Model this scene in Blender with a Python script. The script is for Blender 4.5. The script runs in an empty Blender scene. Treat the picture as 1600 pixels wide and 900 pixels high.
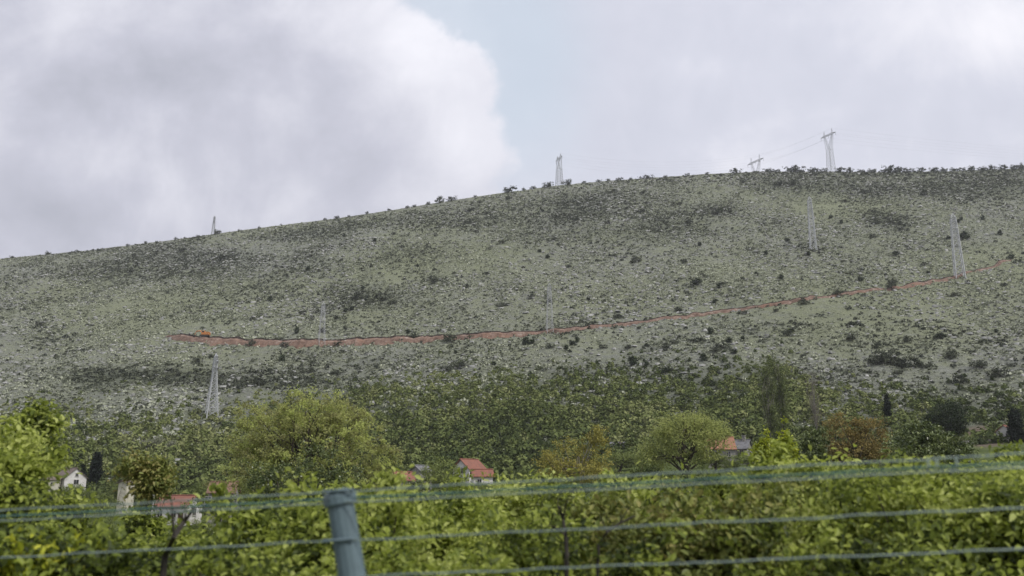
import bpy, math, random
import numpy as np
from mathutils import Vector

random.seed(7)
RNG = np.random.default_rng(7)
R = math.radians
SC = bpy.context.scene
COL = SC.collection

# ---------------------------------------------------------------- camera
F = 1386.0                      # focal length in photo pixels (1600 wide)
PITCH = math.atan(330.0 / F)    # the horizon lies well below the middle
CZ = 2.5
cam_d = bpy.data.cameras.new("camera")
cam_d.sensor_width = 36.0
cam_d.lens = 36.0 * F / 1600.0
cam_d.clip_start = 0.1
cam_d.clip_end = 20000
cam_d.dof.use_dof = True
cam_d.dof.focus_distance = 350.0
cam_d.dof.aperture_fstop = 31.2 / 17.0
cam = bpy.data.objects.new("camera", cam_d)
cam.location = (0, 0, CZ)
cam.rotation_euler = (R(90) + PITCH, 0, 0)
COL.objects.link(cam)
SC.camera = cam

def ray(px, py):
    """slopes x/y and z/y of the sight line through a photo pixel"""
    X = (np.asarray(px, float) - 800.0) / F
    Y = (450.0 - np.asarray(py, float)) / F
    s, c = math.sin(PITCH), math.cos(PITCH)
    dy = c - Y * s
    return X / dy, (s + Y * c) / dy

def at(px, py, y):
    a, e = ray(px, py)
    return Vector((float(a) * y, y, CZ + float(e) * y))

def project(x, y, z):
    s, c = math.sin(PITCH), math.cos(PITCH)
    d = y * c + (z - CZ) * s
    u = -y * s + (z - CZ) * c
    return 800 + F * x / d, 450 - F * u / d

# ---------------------------------------------------------------- light and sky
SUN_EL, SUN_AZ = R(52), R(128)      # azimuth clockwise from +Y: behind the camera, to the right
SC.view_settings.view_transform = 'Standard'
SC.view_settings.look = 'None'
SC.view_settings.exposure = 0.45
SC.view_settings.gamma = 1.0
SC.view_settings.use_curve_mapping = False
SC.cycles.use_denoising = True
SC.cycles.max_bounces = 6
SC.cycles.diffuse_bounces = 3
SC.cycles.transmission_bounces = 4
SC.cycles.volume_bounces = 0

sun_d = bpy.data.lights.new("sun", 'SUN')
sun_d.energy = 2.0
sun_d.angle = R(9)
sun_d.color = (1.0, 0.96, 0.89)
sun = bpy.data.objects.new("sun", sun_d)
dirv = Vector((math.sin(SUN_AZ) * math.cos(SUN_EL), math.cos(SUN_AZ) * math.cos(SUN_EL), math.sin(SUN_EL)))
sun.rotation_euler = dirv.to_track_quat('Z', 'Y').to_euler()
sun.location = dirv * 400
COL.objects.link(sun)

HAZE = 0.00012

class NT:
    """small helper for building node trees"""
    def __init__(self, tree):
        self.t = tree
    def n(self, kind, **kw):
        nd = self.t.nodes.new(kind)
        for k, v in kw.items():
            setattr(nd, k, v)
        return nd
    def link(self, a, b):
        self.t.links.new(a, b)
    def put(self, sock, v):
        if hasattr(v, 'is_output') or isinstance(v, bpy.types.NodeSocket):
            self.t.links.new(v, sock)
        else:
            sock.default_value = v
    def m(self, op, a, b=None, c=None, clamp=False):
        nd = self.n('ShaderNodeMath', operation=op, use_clamp=clamp)
        self.put(nd.inputs[0], a)
        if b is not None: self.put(nd.inputs[1], b)
        if c is not None: self.put(nd.inputs[2], c)
        return nd.outputs[0]
    def rng(self, v, a, b, c=0.0, d=1.0, smooth=True):
        nd = self.n('ShaderNodeMapRange', interpolation_type='SMOOTHSTEP' if smooth else 'LINEAR')
        self.put(nd.inputs[0], v)
        for i, q in zip((1, 2, 3, 4), (a, b, c, d)): nd.inputs[i].default_value = q
        return nd.outputs[0]
    def noise(self, vec, scale, detail=4, rough=0.55, dist=0.0, dim='3D'):
        nd = self.n('ShaderNodeTexNoise', noise_dimensions=dim)
        if vec is not None: self.link(vec, nd.inputs['Vector'])
        nd.inputs['Scale'].default_value = scale
        nd.inputs['Detail'].default_value = detail
        nd.inputs['Roughness'].default_value = rough
        nd.inputs['Distortion'].default_value = dist
        return nd
    def mix(self, f, a, b):
        nd = self.n('ShaderNodeMix', data_type='RGBA')
        self.put(nd.inputs[0], f)
        for s, v in ((nd.inputs[6], a), (nd.inputs[7], b)):
            if isinstance(v, tuple): s.default_value = (*v[:3], 1)
            else: self.link(v, s)
        return nd.outputs[2]
    def ramp(self, f, stops):
        nd = self.n('ShaderNodeValToRGB')
        el = nd.color_ramp.elements
        while len(el) < len(stops): el.new(0.5)
        for e, (p, c) in zip(el, stops):
            e.position = p
            e.color = (*c, 1)
        self.link(f, nd.inputs[0])
        return nd.outputs[0]

world = bpy.data.worlds.new("World")
SC.world = world
world.use_nodes = True
wt = world.node_tree
wt.nodes.clear()
w = NT(wt)
tc = w.n('ShaderNodeTexCoord')
sp = w.n('ShaderNodeSeparateXYZ'); w.link(tc.outputs['Generated'], sp.inputs[0])
ay = w.m('MAXIMUM', w.m('ABSOLUTE', sp.outputs[1]), 0.12)
u0 = w.m('DIVIDE', sp.outputs[0], ay)
v0 = w.m('DIVIDE', sp.outputs[2], ay)
cmb = w.n('ShaderNodeCombineXYZ'); w.link(u0, cmb.inputs[0]); w.link(v0, cmb.inputs[1])
uv = cmb.outputs[0]
n1 = w.noise(uv, 5.0, 7, 0.58, 0.35, dim='2D')
n2 = w.noise(uv, 16.0, 5, 0.62, dim='2D')
n3 = w.noise(uv, 2.6, 4, 0.55, 0.4, dim='2D')
# the rounded edge of the big cumulus: u of the edge for each elevation
edge_px = [(905, 420), (850, 330), (800, 290), (798, 262), (778, 215), (765, 170), (760, 125), (722, 82), (668, 44), (622, 8), (600, -40), (480, -140), (200, -260)]
V0, V1, U0, U1 = 0.15, 1.0, -0.6, 0.2
fc = w.n('ShaderNodeFloatCurve')
cv = fc.mapping.curves[0]
pts = []
for px, py in edge_px:
    a, e = ray(px, py)
    pts.append(((float(e) - V0) / (V1 - V0), (float(a) - U0) / (U1 - U0)))
cv.points[0].location = pts[0]
cv.points[1].location = pts[-1]
for p in pts[1:-1]: cv.points.new(*p)
fc.mapping.update()
w.link(w.m('DIVIDE', w.m('SUBTRACT', v0, V0), V1 - V0, clamp=True), fc.inputs['Value'])
uedge = w.m('MULTIPLY_ADD', fc.outputs[0], U1 - U0, U0)
wob = w.m('ADD', w.m('MULTIPLY', w.m('SUBTRACT', n1.outputs[0], 0.5), 0.14), w.m('MULTIPLY', w.m('SUBTRACT', n2.outputs[0], 0.5), 0.07))
dist = w.m('ADD', w.m('SUBTRACT', uedge, u0), wob)      # > 0 inside the cumulus
cum = w.rng(dist, -0.012, 0.022)
rim = w.m('MULTIPLY', w.m('EXPONENT', w.m('MULTIPLY', w.m('MAXIMUM', dist, 0.0), -11.0)), 0.21)
def blob(px, py, rx, ry, amp):
    a, e = ray(px, py)
    k = 1.0 / F
    du = w.m('DIVIDE', w.m('SUBTRACT', u0, float(a)), rx * k)
    dv = w.m('DIVIDE', w.m('SUBTRACT', v0, float(e)), ry * k)
    q = w.m('ADD', w.m('MULTIPLY', du, du), w.m('MULTIPLY', dv, dv))
    return w.m('MULTIPLY', w.m('EXPONENT', w.m('MULTIPLY', q, -1.0)), amp)
def total(base, lst):
    s = base
    for b in lst: s = w.m('ADD', s, b)
    return s
# brightness inside the cumulus
bc = total(w.m('MULTIPLY_ADD', n3.outputs[0], 0.55, 0.255), [rim,
    w.m('MULTIPLY', w.m('SUBTRACT', n1.outputs[0], 0.5), 0.75), w.m('MULTIPLY', w.m('SUBTRACT', n2.outputs[0], 0.5), 0.30),
    blob(500, 50, 230, 90, 0.16), blob(650, 110, 80, 100, 0.22), blob(710, 240, 70, 80, 0.16), blob(120, 30, 260, 50, 0.08),
    blob(110, 105, 170, 70, -0.22), blob(145, 245, 60, 60, 0.18), blob(470, 200, 120, 60, -0.06), blob(20, 290, 110, 110, -0.10), blob(560, 265, 170, 50, -0.10),
    blob(150, 350, 330, 60, -0.05), blob(320, 130, 120, 110, -0.03)])
cumc = w.ramp(bc, [(0.0, (0.285, 0.298, 0.350)), (0.5, (0.455, 0.462, 0.535)), (1.0, (0.71, 0.71, 0.765))])
# veil of cloud to the right of it
br = total(w.m('MULTIPLY_ADD', n3.outputs[0], 0.40, 0.34), [
    w.m('MULTIPLY', w.m('SUBTRACT', n1.outputs[0], 0.5), 0.70), w.m('MULTIPLY', w.m('SUBTRACT', n2.outputs[0], 0.5), 0.18),
    blob(1570, 60, 130, 90, 0.36), blob(1110, 110, 110, 34, 0.13), blob(1400, 110, 90, 80, 0.10), blob(1300, 40, 260, 60, 0.05),
    blob(1490, 190, 70, 60, -0.08), blob(860, 20, 90, 60, -0.04), blob(1250, 200, 400, 80, -0.02), blob(780, 120, 130, 160, -0.04)])
veilc = w.ramp(br, [(0.0, (0.42, 0.44, 0.520)), (0.5, (0.535, 0.547, 0.625)), (1.0, (0.80, 0.79, 0.83))])
sky = w.n('ShaderNodeTexSky', sky_type='NISHITA')
sky.sun_disc = False
sky.sun_elevation = SUN_EL
sky.sun_rotation = SUN_AZ
skyc = w.n('ShaderNodeVectorMath', operation='SCALE'); w.link(sky.outputs[0], skyc.inputs[0]); skyc.inputs['Scale'].default_value = 1.0
gap = w.rng(total(0.0, [blob(800, 90, 160, 270, 1.15), blob(640, 0, 90, 60, 0.5), w.m('MULTIPLY', w.m('SUBTRACT', n1.outputs[0], 0.5), 0.55)]), 0.15, 1.1)
def x10(c):
    v = w.n('ShaderNodeVectorMath', operation='SCALE'); w.link(c, v.inputs[0]); v.inputs['Scale'].default_value = 10.0
    return v.outputs[0]
back = w.mix(w.m('MULTIPLY', gap, 0.66), x10(veilc), w.mix(0.85, skyc.outputs[0], (4.95, 5.7, 6.5)))
allc = w.mix(cum, back, x10(cumc))
bg = w.n('ShaderNodeBackground'); w.link(allc, bg.inputs[0]); bg.inputs[1].default_value = 0.1
wo = w.n('ShaderNodeOutputWorld'); w.link(bg.outputs[0], wo.inputs[0])

# ---------------------------------------------------------------- numpy noise
def _lattice(ix, iy, seed):
    h = (ix.astype(np.int64) * 374761393 + iy.astype(np.int64) * 668265263 + seed * 974634617) & 0x7fffffff
    h = ((h ^ (h >> 13)) * 1274126177) & 0x7fffffff
    return ((h ^ (h >> 16)) & 0xffff) / 65535.0
def vnoise(x, y, seed=0):
    ix, iy = np.floor(x), np.floor(y)
    fx, fy = x - ix, y - iy
    fx = fx * fx * (3 - 2 * fx); fy = fy * fy * (3 - 2 * fy)
    a, b = _lattice(ix, iy, seed), _lattice(ix + 1, iy, seed)
    c, d = _lattice(ix, iy + 1, seed), _lattice(ix + 1, iy + 1, seed)
    return (a + (b - a) * fx) * (1 - fy) + (c + (d - c) * fx) * fy
def fbm(x, y, size, octv=4, seed=0):
    s = 0.0; amp = 0.5; k = 1.0 / size; tot = 0.0
    for o in range(octv):
        s = s + amp * vnoise(x * k + 17.3 * o, y * k - 9.1 * o, seed + o * 31)
        tot += amp; amp *= 0.5; k *= 2.03
    return s / tot

# ---------------------------------------------------------------- terrain height
Y_FOOT, Y_RIDGE, Z_PLAIN = 262.0, 840.0, -6.5
ridge_px = [(-700, 455), (-300, 432), (0, 404), (130, 392), (260, 376), (330, 366), (420, 354), (520, 342), (620, 327), (700, 314), (780, 302), (860, 291),
            (940, 283), (1000, 279), (1100, 272), (1190, 268), (1300, 268), (1400, 269), (1500, 267), (1600, 263), (1900, 262), (2400, 300)]
foot_px = [(-700, 770), (0, 780), (300, 788), (520, 775), (700, 758), (900, 740), (1100, 714), (1300, 703), (1600, 690), (2300, 680)]
RA, RE = ray([p[0] for p in ridge_px], [p[1] for p in ridge_px])
FA, FE = ray([p[0] for p in foot_px], [p[1] for p in foot_px])

def smooth(t):
    t = np.clip(t, 0, 1)
    return t * t * (3 - 2 * t)

def height(x, y):
    x = np.asarray(x, float); y = np.asarray(y, float)
    yy = np.maximum(y, 8.0)
    a = x / yy
    zr = CZ + np.interp(a, RA, RE) * Y_RIDGE
    zf = CZ + np.interp(a, FA, FE) * Y_FOOT
    s = (yy - Y_FOOT) / (Y_RIDGE - Y_FOOT)
    g = np.clip(s, 0, 1)
    g = g ** 1.22
    hill = zf + (zr - zf) * g
    over = np.maximum(yy - Y_RIDGE, 0)
    hill = hill - over * 0.10 - over ** 2 * 0.0004
    hill = np.maximum(hill, -20)
    q = np.clip((yy - 22) / (Y_FOOT - 22), 0, 1)
    plain = Z_PLAIN + (zf - Z_PLAIN) * q
    z = np.where(yy < Y_FOOT, plain, hill)
    env = smooth((yy - 270) / 120.0) * smooth((Y_RIDGE - 12 - yy) / 90.0)
    z = z + env * ((fbm(x + 0.25 * y, y, 150, 3, 3) - 0.5) * 20 + (fbm(x * 1.6 + 0.3 * y, y * .8, 34, 3, 9) - 0.5) * 7)
    z = z + smooth((yy - 300) / 60) * (fbm(x, y, 5.5, 3, 5) - 0.5) * (1.6 - 0.8 * smooth((yy - Y_RIDGE + 30) / 30))
    # the road's embankment under the camera, falling away behind the fence
    verge = 0.15 + 0.06 * x
    verge = np.clip(verge, -1.2, 1.5)
    bank = smooth((y - 4.6) / 16.0)
    near = verge * (1 - bank) + Z_PLAIN * bank
    return np.where(y < 22, near, z)

def hz(x, y):
    return float(height(np.array([x]), np.array([y]))[0])

_ys = np.concatenate([np.arange(24, 262, 2.0), np.arange(262, 905, 1.0)])
def ground_at(px, py):
    """where the sight line through a photo pixel first meets the terrain"""
    a, e = ray(px, py)
    zt = height(a * _ys, _ys)
    zl = CZ + e * _ys
    i = np.argmax(zt > zl)
    if not (zt > zl).any():
        i = int(np.argmax((zt - CZ) / _ys))
    y = float(_ys[i])
    return Vector((float(a) * y, y, hz(float(a) * y, y)))

# ---------------------------------------------------------------- mesh helpers
def tag(o, label=None, cat=None, group=None, kind=None):
    if label: o['label'] = label
    if cat: o['category'] = cat
    if group: o['group'] = group
    if kind: o['kind'] = kind
    return o

def empty(name, loc, rz=0.0):
    o = bpy.data.objects.new(name, None)
    o.empty_display_size = 0.3
    o.location = loc
    o.rotation_euler = (0, 0, rz)
    COL.objects.link(o)
    return o

def link_mesh(name, me, mat, parent=None):
    for m in (mat if isinstance(mat, (list, tuple)) else [mat]):
        me.materials.append(m)
    o = bpy.data.objects.new(name, me)
    COL.objects.link(o)
    if parent is not None: o.parent = parent
    return o

def np_mesh(name, V, Fq, attrs=None):
    """mesh from an (n,3) array and an (m,k) array of faces"""
    me = bpy.data.meshes.new(name)
    n, (m, k) = len(V), Fq.shape
    me.vertices.add(n)
    me.vertices.foreach_set('co', np.ascontiguousarray(V, dtype=np.float32).ravel())
    me.loops.add(m * k)
    me.loops.foreach_set('vertex_index', np.ascontiguousarray(Fq, dtype=np.int32).ravel())
    me.polygons.add(m)
    me.polygons.foreach_set('loop_start', np.arange(0, m * k, k, dtype=np.int32))
    for an, av in (attrs or {}).items():
        at_ = me.attributes.new(an, 'FLOAT', 'POINT')
        at_.data.foreach_set('value', np.ascontiguousarray(av, dtype=np.float32))
    me.update(calc_edges=True)
    return me

class MB:
    """collects boxes, bars, tubes and polygons into one mesh"""
    def __init__(self):
        self.v, self.f, self.mi = [], [], []
    def poly(self, pts, mi=0):
        b = len(self.v)
        self.v += [tuple(p) for p in pts]
        self.f.append(tuple(range(b, b + len(pts)))); self.mi.append(mi)
    def solid(self, pts, faces, mi=0):
        b = len(self.v)
        self.v += [tuple(p) for p in pts]
        for f in faces:
            self.f.append(tuple(b + i for i in f)); self.mi.append(mi)
    def box(self, x0, x1, y0, y1, z0, z1, mi=0):
        self.solid([(x0, y0, z0), (x1, y0, z0), (x1, y1, z0), (x0, y1, z0), (x0, y0, z1), (x1, y0, z1), (x1, y1, z1), (x0, y1, z1)],
                   [(0, 3, 2, 1), (4, 5, 6, 7), (0, 1, 5, 4), (1, 2, 6, 5), (2, 3, 7, 6), (3, 0, 4, 7)], mi)
    def tube(self, pts, radii, sides=5, mi=0, cap=True):
        pts = [Vector(p) for p in pts]
        if not isinstance(radii, (list, tuple)): radii = [radii] * len(pts)
        b = len(self.v)
        for i, p in enumerate(pts):
            t = (pts[min(i + 1, len(pts) - 1)] - pts[max(i - 1, 0)])
            if t.length < 1e-9: t = Vector((0, 0, 1))
            t.normalize()
            ref = Vector((0, 0, 1)) if abs(t.z) < 0.9 else Vector((1, 0, 0))
            a = t.cross(ref).normalized(); c = t.cross(a)
            for k in range(sides):
                an = 2 * math.pi * k / sides
                self.v.append(tuple(p + (a * math.cos(an) + c * math.sin(an)) * radii[i]))
        for i in range(len(pts) - 1):
            for k in range(sides):
                k2 = (k + 1) % sides
                self.f.append((b + i * sides + k, b + i * sides + k2, b + (i + 1) * sides + k2, b + (i + 1) * sides + k)); self.mi.append(mi)
        if cap:
            self.f.append(tuple(b + k for k in range(sides))[::-1]); self.mi.append(mi)
            e = b + (len(pts) - 1) * sides
            self.f.append(tuple(e + k for k in range(sides))); self.mi.append(mi)
    def mesh(self, name):
        me = bpy.data.meshes.new(name)
        me.from_pydata(self.v, [], self.f)
        if any(self.mi): me.polygons.foreach_set('material_index', self.mi)
        me.update()
        return me
    def build(self, name, mat, parent=None):
        return link_mesh(name, self.mesh(name), mat, parent)

def children(o):
    return list(o.children)

def copy_tree(o, parent=None):
    c = o.copy(); COL.objects.link(c); c.parent = parent
    for ch in KIDS.get(o.name, []):
        d = ch.copy(); COL.objects.link(d); d.parent = c
    return c
KIDS = {}

# ---------------------------------------------------------------- materials
def new_mat(name):
    m = bpy.data.materials.new(name)
    m.use_nodes = True
    m.node_tree.nodes.clear()
    return m, NT(m.node_tree)

def plain(name, c, rough=0.7, var=0.12, scale=6.0, bump=0.0, metal=0.0, dirt=None, spec=0.35):
    """a surface with some mottling, and stains of a second colour"""
    m, t = new_mat(name)
    tcn = t.n('ShaderNodeTexCoord')
    nz = t.noise(tcn.outputs['Object'], scale, 5, 0.6)
    lo = tuple(x * (1 - var * 1.6) for x in c); hi = tuple(min(1, x * (1 + var)) for x in c)
    colr = t.ramp(nz.outputs[0], [(0.3, lo), (0.7, hi)])
    if dirt:
        nd = t.noise(tcn.outputs['Object'], scale * 0.35, 6, 0.7)
        colr = t.mix(t.rng(nd.outputs[0], 0.5, 0.68), colr, dirt)
    p = t.n('ShaderNodeBsdfPrincipled')
    t.link(colr, p.inputs['Base Color'])
    p.inputs['Roughness'].default_value = rough
    p.inputs['Metallic'].default_value = metal
    p.inputs['Specular IOR Level'].default_value = spec
    if bump:
        b = t.n('ShaderNodeBump'); b.inputs['Strength'].default_value = bump; b.inputs['Distance'].default_value = 0.05
        t.link(nz.outputs[0], b.inputs['Height']); t.link(b.outputs[0], p.inputs['Normal'])
    o = t.n('ShaderNodeOutputMaterial'); t.link(p.outputs[0], o.inputs[0])
    return m

def tiles(name, c, c2):
    m, t = new_mat(name)
    tcn = t.n('ShaderNodeTexCoord')
    wv = t.n('ShaderNodeTexWave', wave_type='BANDS', bands_direction='X'); t.link(tcn.outputs['Object'], wv.inputs['Vector'])
    wv.inputs['Scale'].default_value = 1.4; wv.inputs['Distortion'].default_value = 0.4
    nz = t.noise(tcn.outputs['Object'], 1.3, 6, 0.7)
    nf = t.noise(tcn.outputs['Object'], 9.0, 3, 0.6)
    colr = t.mix(t.rng(nz.outputs[0], 0.38, 0.66), c, c2)
    colr = t.mix(t.m('MULTIPLY', nf.outputs[0], 0.35), colr, tuple(x * 0.45 for x in c2))
    p = t.n('ShaderNodeBsdfPrincipled'); t.link(colr, p.inputs['Base Color']); p.inputs['Roughness'].default_value = 0.85
    b = t.n('ShaderNodeBump'); b.inputs['Strength'].default_value = 0.5; b.inputs['Distance'].default_value = 0.06
    t.link(wv.outputs['Fac'], b.inputs['Height']); t.link(b.outputs[0], p.inputs['Normal'])
    o = t.n('ShaderNodeOutputMaterial'); t.link(p.outputs[0], o.inputs[0])
    return m

def leaf_mat(name, stops, trans=0.3, obj_var=0.25, rough=0.65, spec=0.12):
    """leaf colours picked per leaf by the tint attribute and shifted a little per plant"""
    m, t = new_mat(name)
    at_ = t.n('ShaderNodeAttribute', attribute_name='tint')
    oi = t.n('ShaderNodeObjectInfo')
    f = t.m('ADD', at_.outputs['Fac'], t.m('MULTIPLY', t.m('SUBTRACT', oi.outputs['Random'], 0.5), obj_var), clamp=True)
    colr = t.ramp(f, [(i / (len(stops) - 1), s) for i, s in enumerate(stops)])
    p = t.n('ShaderNodeBsdfPrincipled'); t.link(colr, p.inputs['Base Color'])
    p.inputs['Roughness'].default_value = rough; p.inputs['Specular IOR Level'].default_value = spec
    tr = t.n('ShaderNodeBsdfTranslucent'); t.link(colr, tr.inputs[0])
    mx = t.n('ShaderNodeMixShader'); mx.inputs[0].default_value = trans
    t.link(p.outputs[0], mx.inputs[1]); t.link(tr.outputs[0], mx.inputs[2])
    o = t.n('ShaderNodeOutputMaterial'); t.link(mx.outputs[0], o.inputs[0])
    return m

M = {
    'fg_green': leaf_mat('fresh_green_leaves', [(0.046, 0.064, 0.021), (0.165, 0.212, 0.040), (0.36, 0.42, 0.072), (0.57, 0.62, 0.20)], 0.48, 0.20, 0.5, 0.3),
    'fg_lime': leaf_mat('yellow_green_leaves', [(0.10, 0.14, 0.02), (0.26, 0.31, 0.03), (0.42, 0.46, 0.04), (0.58, 0.58, 0.07)], 0.35, 0.1, 0.45, 0.3),
    'fg_olive': leaf_mat('olive_brown_leaves', [(0.055, 0.075, 0.025), (0.15, 0.18, 0.045), (0.26, 0.285, 0.07), (0.30, 0.27, 0.09)], 0.3, 0.2, 0.5, 0.3),
    'spring': leaf_mat('light_spring_leaves', [(0.14, 0.16, 0.06), (0.28, 0.32, 0.11), (0.40, 0.43, 0.15), (0.48, 0.52, 0.18)], 0.5, 0.12),
    'olive_tree': leaf_mat('olive_spring_leaves', [(0.20, 0.185, 0.09), (0.33, 0.33, 0.135), (0.43, 0.46, 0.16), (0.52, 0.59, 0.18)], 0.5, 0.05),
    'rust': leaf_mat('rust_brown_leaves', [(0.13, 0.105, 0.045), (0.23, 0.18, 0.07), (0.31, 0.245, 0.09), (0.29, 0.31, 0.10)], 0.3, 0.1),
    'amber': leaf_mat('amber_olive_leaves', [(0.14, 0.14, 0.04), (0.27, 0.255, 0.065), (0.38, 0.345, 0.09), (0.40, 0.29, 0.12)], 0.3, 0.1),
    'dark': leaf_mat('dark_evergreen_leaves', [(0.012, 0.020, 0.010), (0.026, 0.040, 0.018), (0.045, 0.065, 0.026), (0.07, 0.09, 0.035)], 0.12, 0.3),
    'cypress': leaf_mat('cypress_needles', [(0.008, 0.014, 0.009), (0.014, 0.022, 0.013), (0.022, 0.032, 0.018)], 0.08, 0.2),
    'glossy': leaf_mat('glossy_green_leaves', [(0.022, 0.036, 0.013), (0.075, 0.105, 0.032), (0.19, 0.23, 0.08), (0.36, 0.39, 0.16)], 0.2, 0.05, 0.35, 0.5),
    'poplar': leaf_mat('thin_poplar_leaves', [(0.045, 0.06, 0.025), (0.095, 0.118, 0.045), (0.14, 0.168, 0.062), (0.19, 0.21, 0.08)], 0.25, 0.1),
    'village': leaf_mat('village_green_leaves', [(0.045, 0.065, 0.024), (0.11, 0.14, 0.045), (0.20, 0.24, 0.075), (0.31, 0.35, 0.12)], 0.25, 0.5),
    'maquis': leaf_mat('maquis_leaves', [(0.050, 0.068, 0.026), (0.105, 0.134, 0.044), (0.170, 0.200, 0.068), (0.26, 0.28, 0.12)], 0.15, 0.0, 0.85, 0.06),
    'scrub': leaf_mat('dry_scrub_leaves', [(0.064, 0.072, 0.050), (0.182, 0.198, 0.138), (0.320, 0.342, 0.246), (0.47, 0.49, 0.375)], 0.12, 0.0, 0.8, 0.1),
    'holm': leaf_mat('dark_scrub_leaves', [(0.030, 0.036, 0.026), (0.052, 0.062, 0.040), (0.080, 0.092, 0.056), (0.12, 0.13, 0.085)], 0.1, 0.3, 0.7, 0.2),
    'blossom': leaf_mat('pale_blossom', [(0.10, 0.13, 0.05), (0.30, 0.31, 0.22), (0.50, 0.50, 0.42)], 0.25, 0.0),
    'twig': leaf_mat('bare_twigs', [(0.10, 0.085, 0.06), (0.15, 0.125, 0.09), (0.19, 0.16, 0.12)], 0.1, 0.0, 0.9, 0.1),
    'bark': plain('brown_bark', (0.085, 0.070, 0.055), 0.9, 0.35, 3.0, 0.4),
    'wet_bark': plain('dark_wet_bark', (0.035, 0.030, 0.024), 0.85, 0.35, 6.0, 0.3),
    'pale_bark': plain('pale_grey_bark', (0.23, 0.21, 0.18), 0.9, 0.3, 3.0, 0.3),
    'rock': leaf_mat('limestone', [(0.165, 0.168, 0.158), (0.235, 0.237, 0.226), (0.30, 0.302, 0.287), (0.37, 0.37, 0.355)], 0.0, 0.0, 0.9, 0.1),
    'white_wall': plain('white_plaster', (0.62, 0.60, 0.58), 0.85, 0.10, 1.4, 0.1, dirt=(0.42, 0.40, 0.37)),
    'cream_wall': plain('cream_plaster', (0.55, 0.52, 0.42), 0.85, 0.10, 1.4, 0.1, dirt=(0.38, 0.35, 0.28)),
    'stone_wall': plain('grey_stone_wall', (0.27, 0.26, 0.24), 0.9, 0.35, 3.5, 0.6, dirt=(0.14, 0.13, 0.12)),
    'red_roof': tiles('red_clay_tiles', (0.29, 0.115, 0.075), (0.20, 0.09, 0.065)),
    'rust_roof': tiles('rusty_orange_tiles', (0.25, 0.145, 0.095), (0.17, 0.105, 0.075)),
    'terracotta_roof': tiles('faded_terracotta_tiles', (0.36, 0.165, 0.095), (0.26, 0.13, 0.085)),
    'old_roof': tiles('weathered_brown_tiles', (0.20, 0.155, 0.13), (0.13, 0.10, 0.085)),
    'slate': tiles('grey_slate', (0.21, 0.21, 0.22), (0.12, 0.12, 0.125)),
    'frame': plain('painted_window_frame', (0.40, 0.38, 0.35), 0.6, 0.1),
    'pane': plain('dark_window_glass', (0.012, 0.013, 0.015), 0.12, 0.1, 2.0, spec=0.6),
    'door': plain('brown_wooden_door', (0.10, 0.06, 0.035), 0.6, 0.2),
    'steel': plain('galvanised_steel', (0.48, 0.49, 0.50), 0.6, 0.1, 2.0),
    'ceramic': plain('insulator_ceramic', (0.20, 0.20, 0.21), 0.35, 0.1),
    'cable': plain('aluminium_cable', (0.25, 0.25, 0.26), 0.5, 0.05),
    'concrete_pole': plain('pale_concrete', (0.42, 0.41, 0.38), 0.9, 0.12),
    'post': plain('teal_powder_coat', (0.120, 0.170, 0.190), 0.55, 0.15, 9.0, dirt=(0.19, 0.215, 0.215)),
    'wire': plain('zinc_wire', (0.24, 0.30, 0.28), 0.45, 0.15, 14.0, metal=0.2),
    'teal_wire': plain('teal_coated_wire', (0.075, 0.165, 0.155), 0.45, 0.15, 14.0),
    'orange_soil': plain('orange_clay', (0.40, 0.205, 0.105), 0.95, 0.3, 0.8, 0.5, dirt=(0.36, 0.23, 0.15)),
}

# ---------------------------------------------------------------- zones on the hill
def gauss_px(PX, PY, blobs):
    s = np.zeros_like(PX)
    for (bx, by, rx, ry, amp) in blobs:
        s += amp * np.exp(-((PX - bx) / rx) ** 2 - ((PY - by) / ry) ** 2)
    return s

wood_line = np.array([(-600, 640), (0, 652), (150, 648), (330, 640), (420, 615), (500, 603), (600, 596), (720, 578), (800, 568), (900, 574), (1050, 582), (1150, 560), (1230, 548), (1300, 585), (1600, 590), (2200, 585)], float)
DARK_PATCH = [(230, 585, 120, 12, 0.9), (400, 597, 120, 11, 0.8), (150, 598, 50, 14, 0.5), (250, 410, 70, 26, 0.55), (350, 405, 50, 14, 0.6), (170, 428, 40, 20, 0.35),
              (570, 460, 55, 14, 0.65), (690, 438, 30, 9, 0.5), (920, 330, 70, 26, 0.45), (1050, 345, 60, 18, 0.35), (1120, 328, 35, 7, 0.55), (1380, 343, 40, 12, 0.7),
              (1230, 288, 60, 14, 0.6), (1480, 296, 130, 14, 0.6), (1560, 285, 90, 20, 0.4), (1330, 285, 60, 20, 0.35), (650, 395, 60, 18, 0.25), (1265, 385, 30, 14, 0.35), (830, 380, 50, 16, 0.25),
              (60, 520, 60, 22, 0.3), (560, 570, 60, 14, 0.3), (480, 560, 60, 12, 0.2)]
DARK_PATCH += [(1345 - 62 * i, 481 + 13 * i, 36, 4, 0.38) for i in range(6)] + [(430 + 45 * i, 374 - 8 * i, 30, 4, 0.4) for i in range(6)] + [(900, 318, 120, 14, 0.3), (760, 350, 90, 10, 0.25), (1000, 365, 110, 14, 0.25), (480, 420, 90, 18, 0.25)]
GREEN_PATCH = [(1450, 470, 220, 50, 0.55), (1350, 530, 260, 40, 0.45), (1570, 410, 70, 26, 0.6), (1330, 325, 90, 18, 0.5), (640, 405, 100, 22, 0.45), (570, 500, 150, 26, 0.35), (760, 395, 90, 14, 0.3),
               (260, 490, 150, 40, 0.35), (130, 500, 120, 40, 0.3), (930, 465, 180, 26, 0.25), (1230, 440, 170, 36, 0.35), (470, 350, 70, 10, 0.35), (430, 555, 110, 26, 0.2)]
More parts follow.
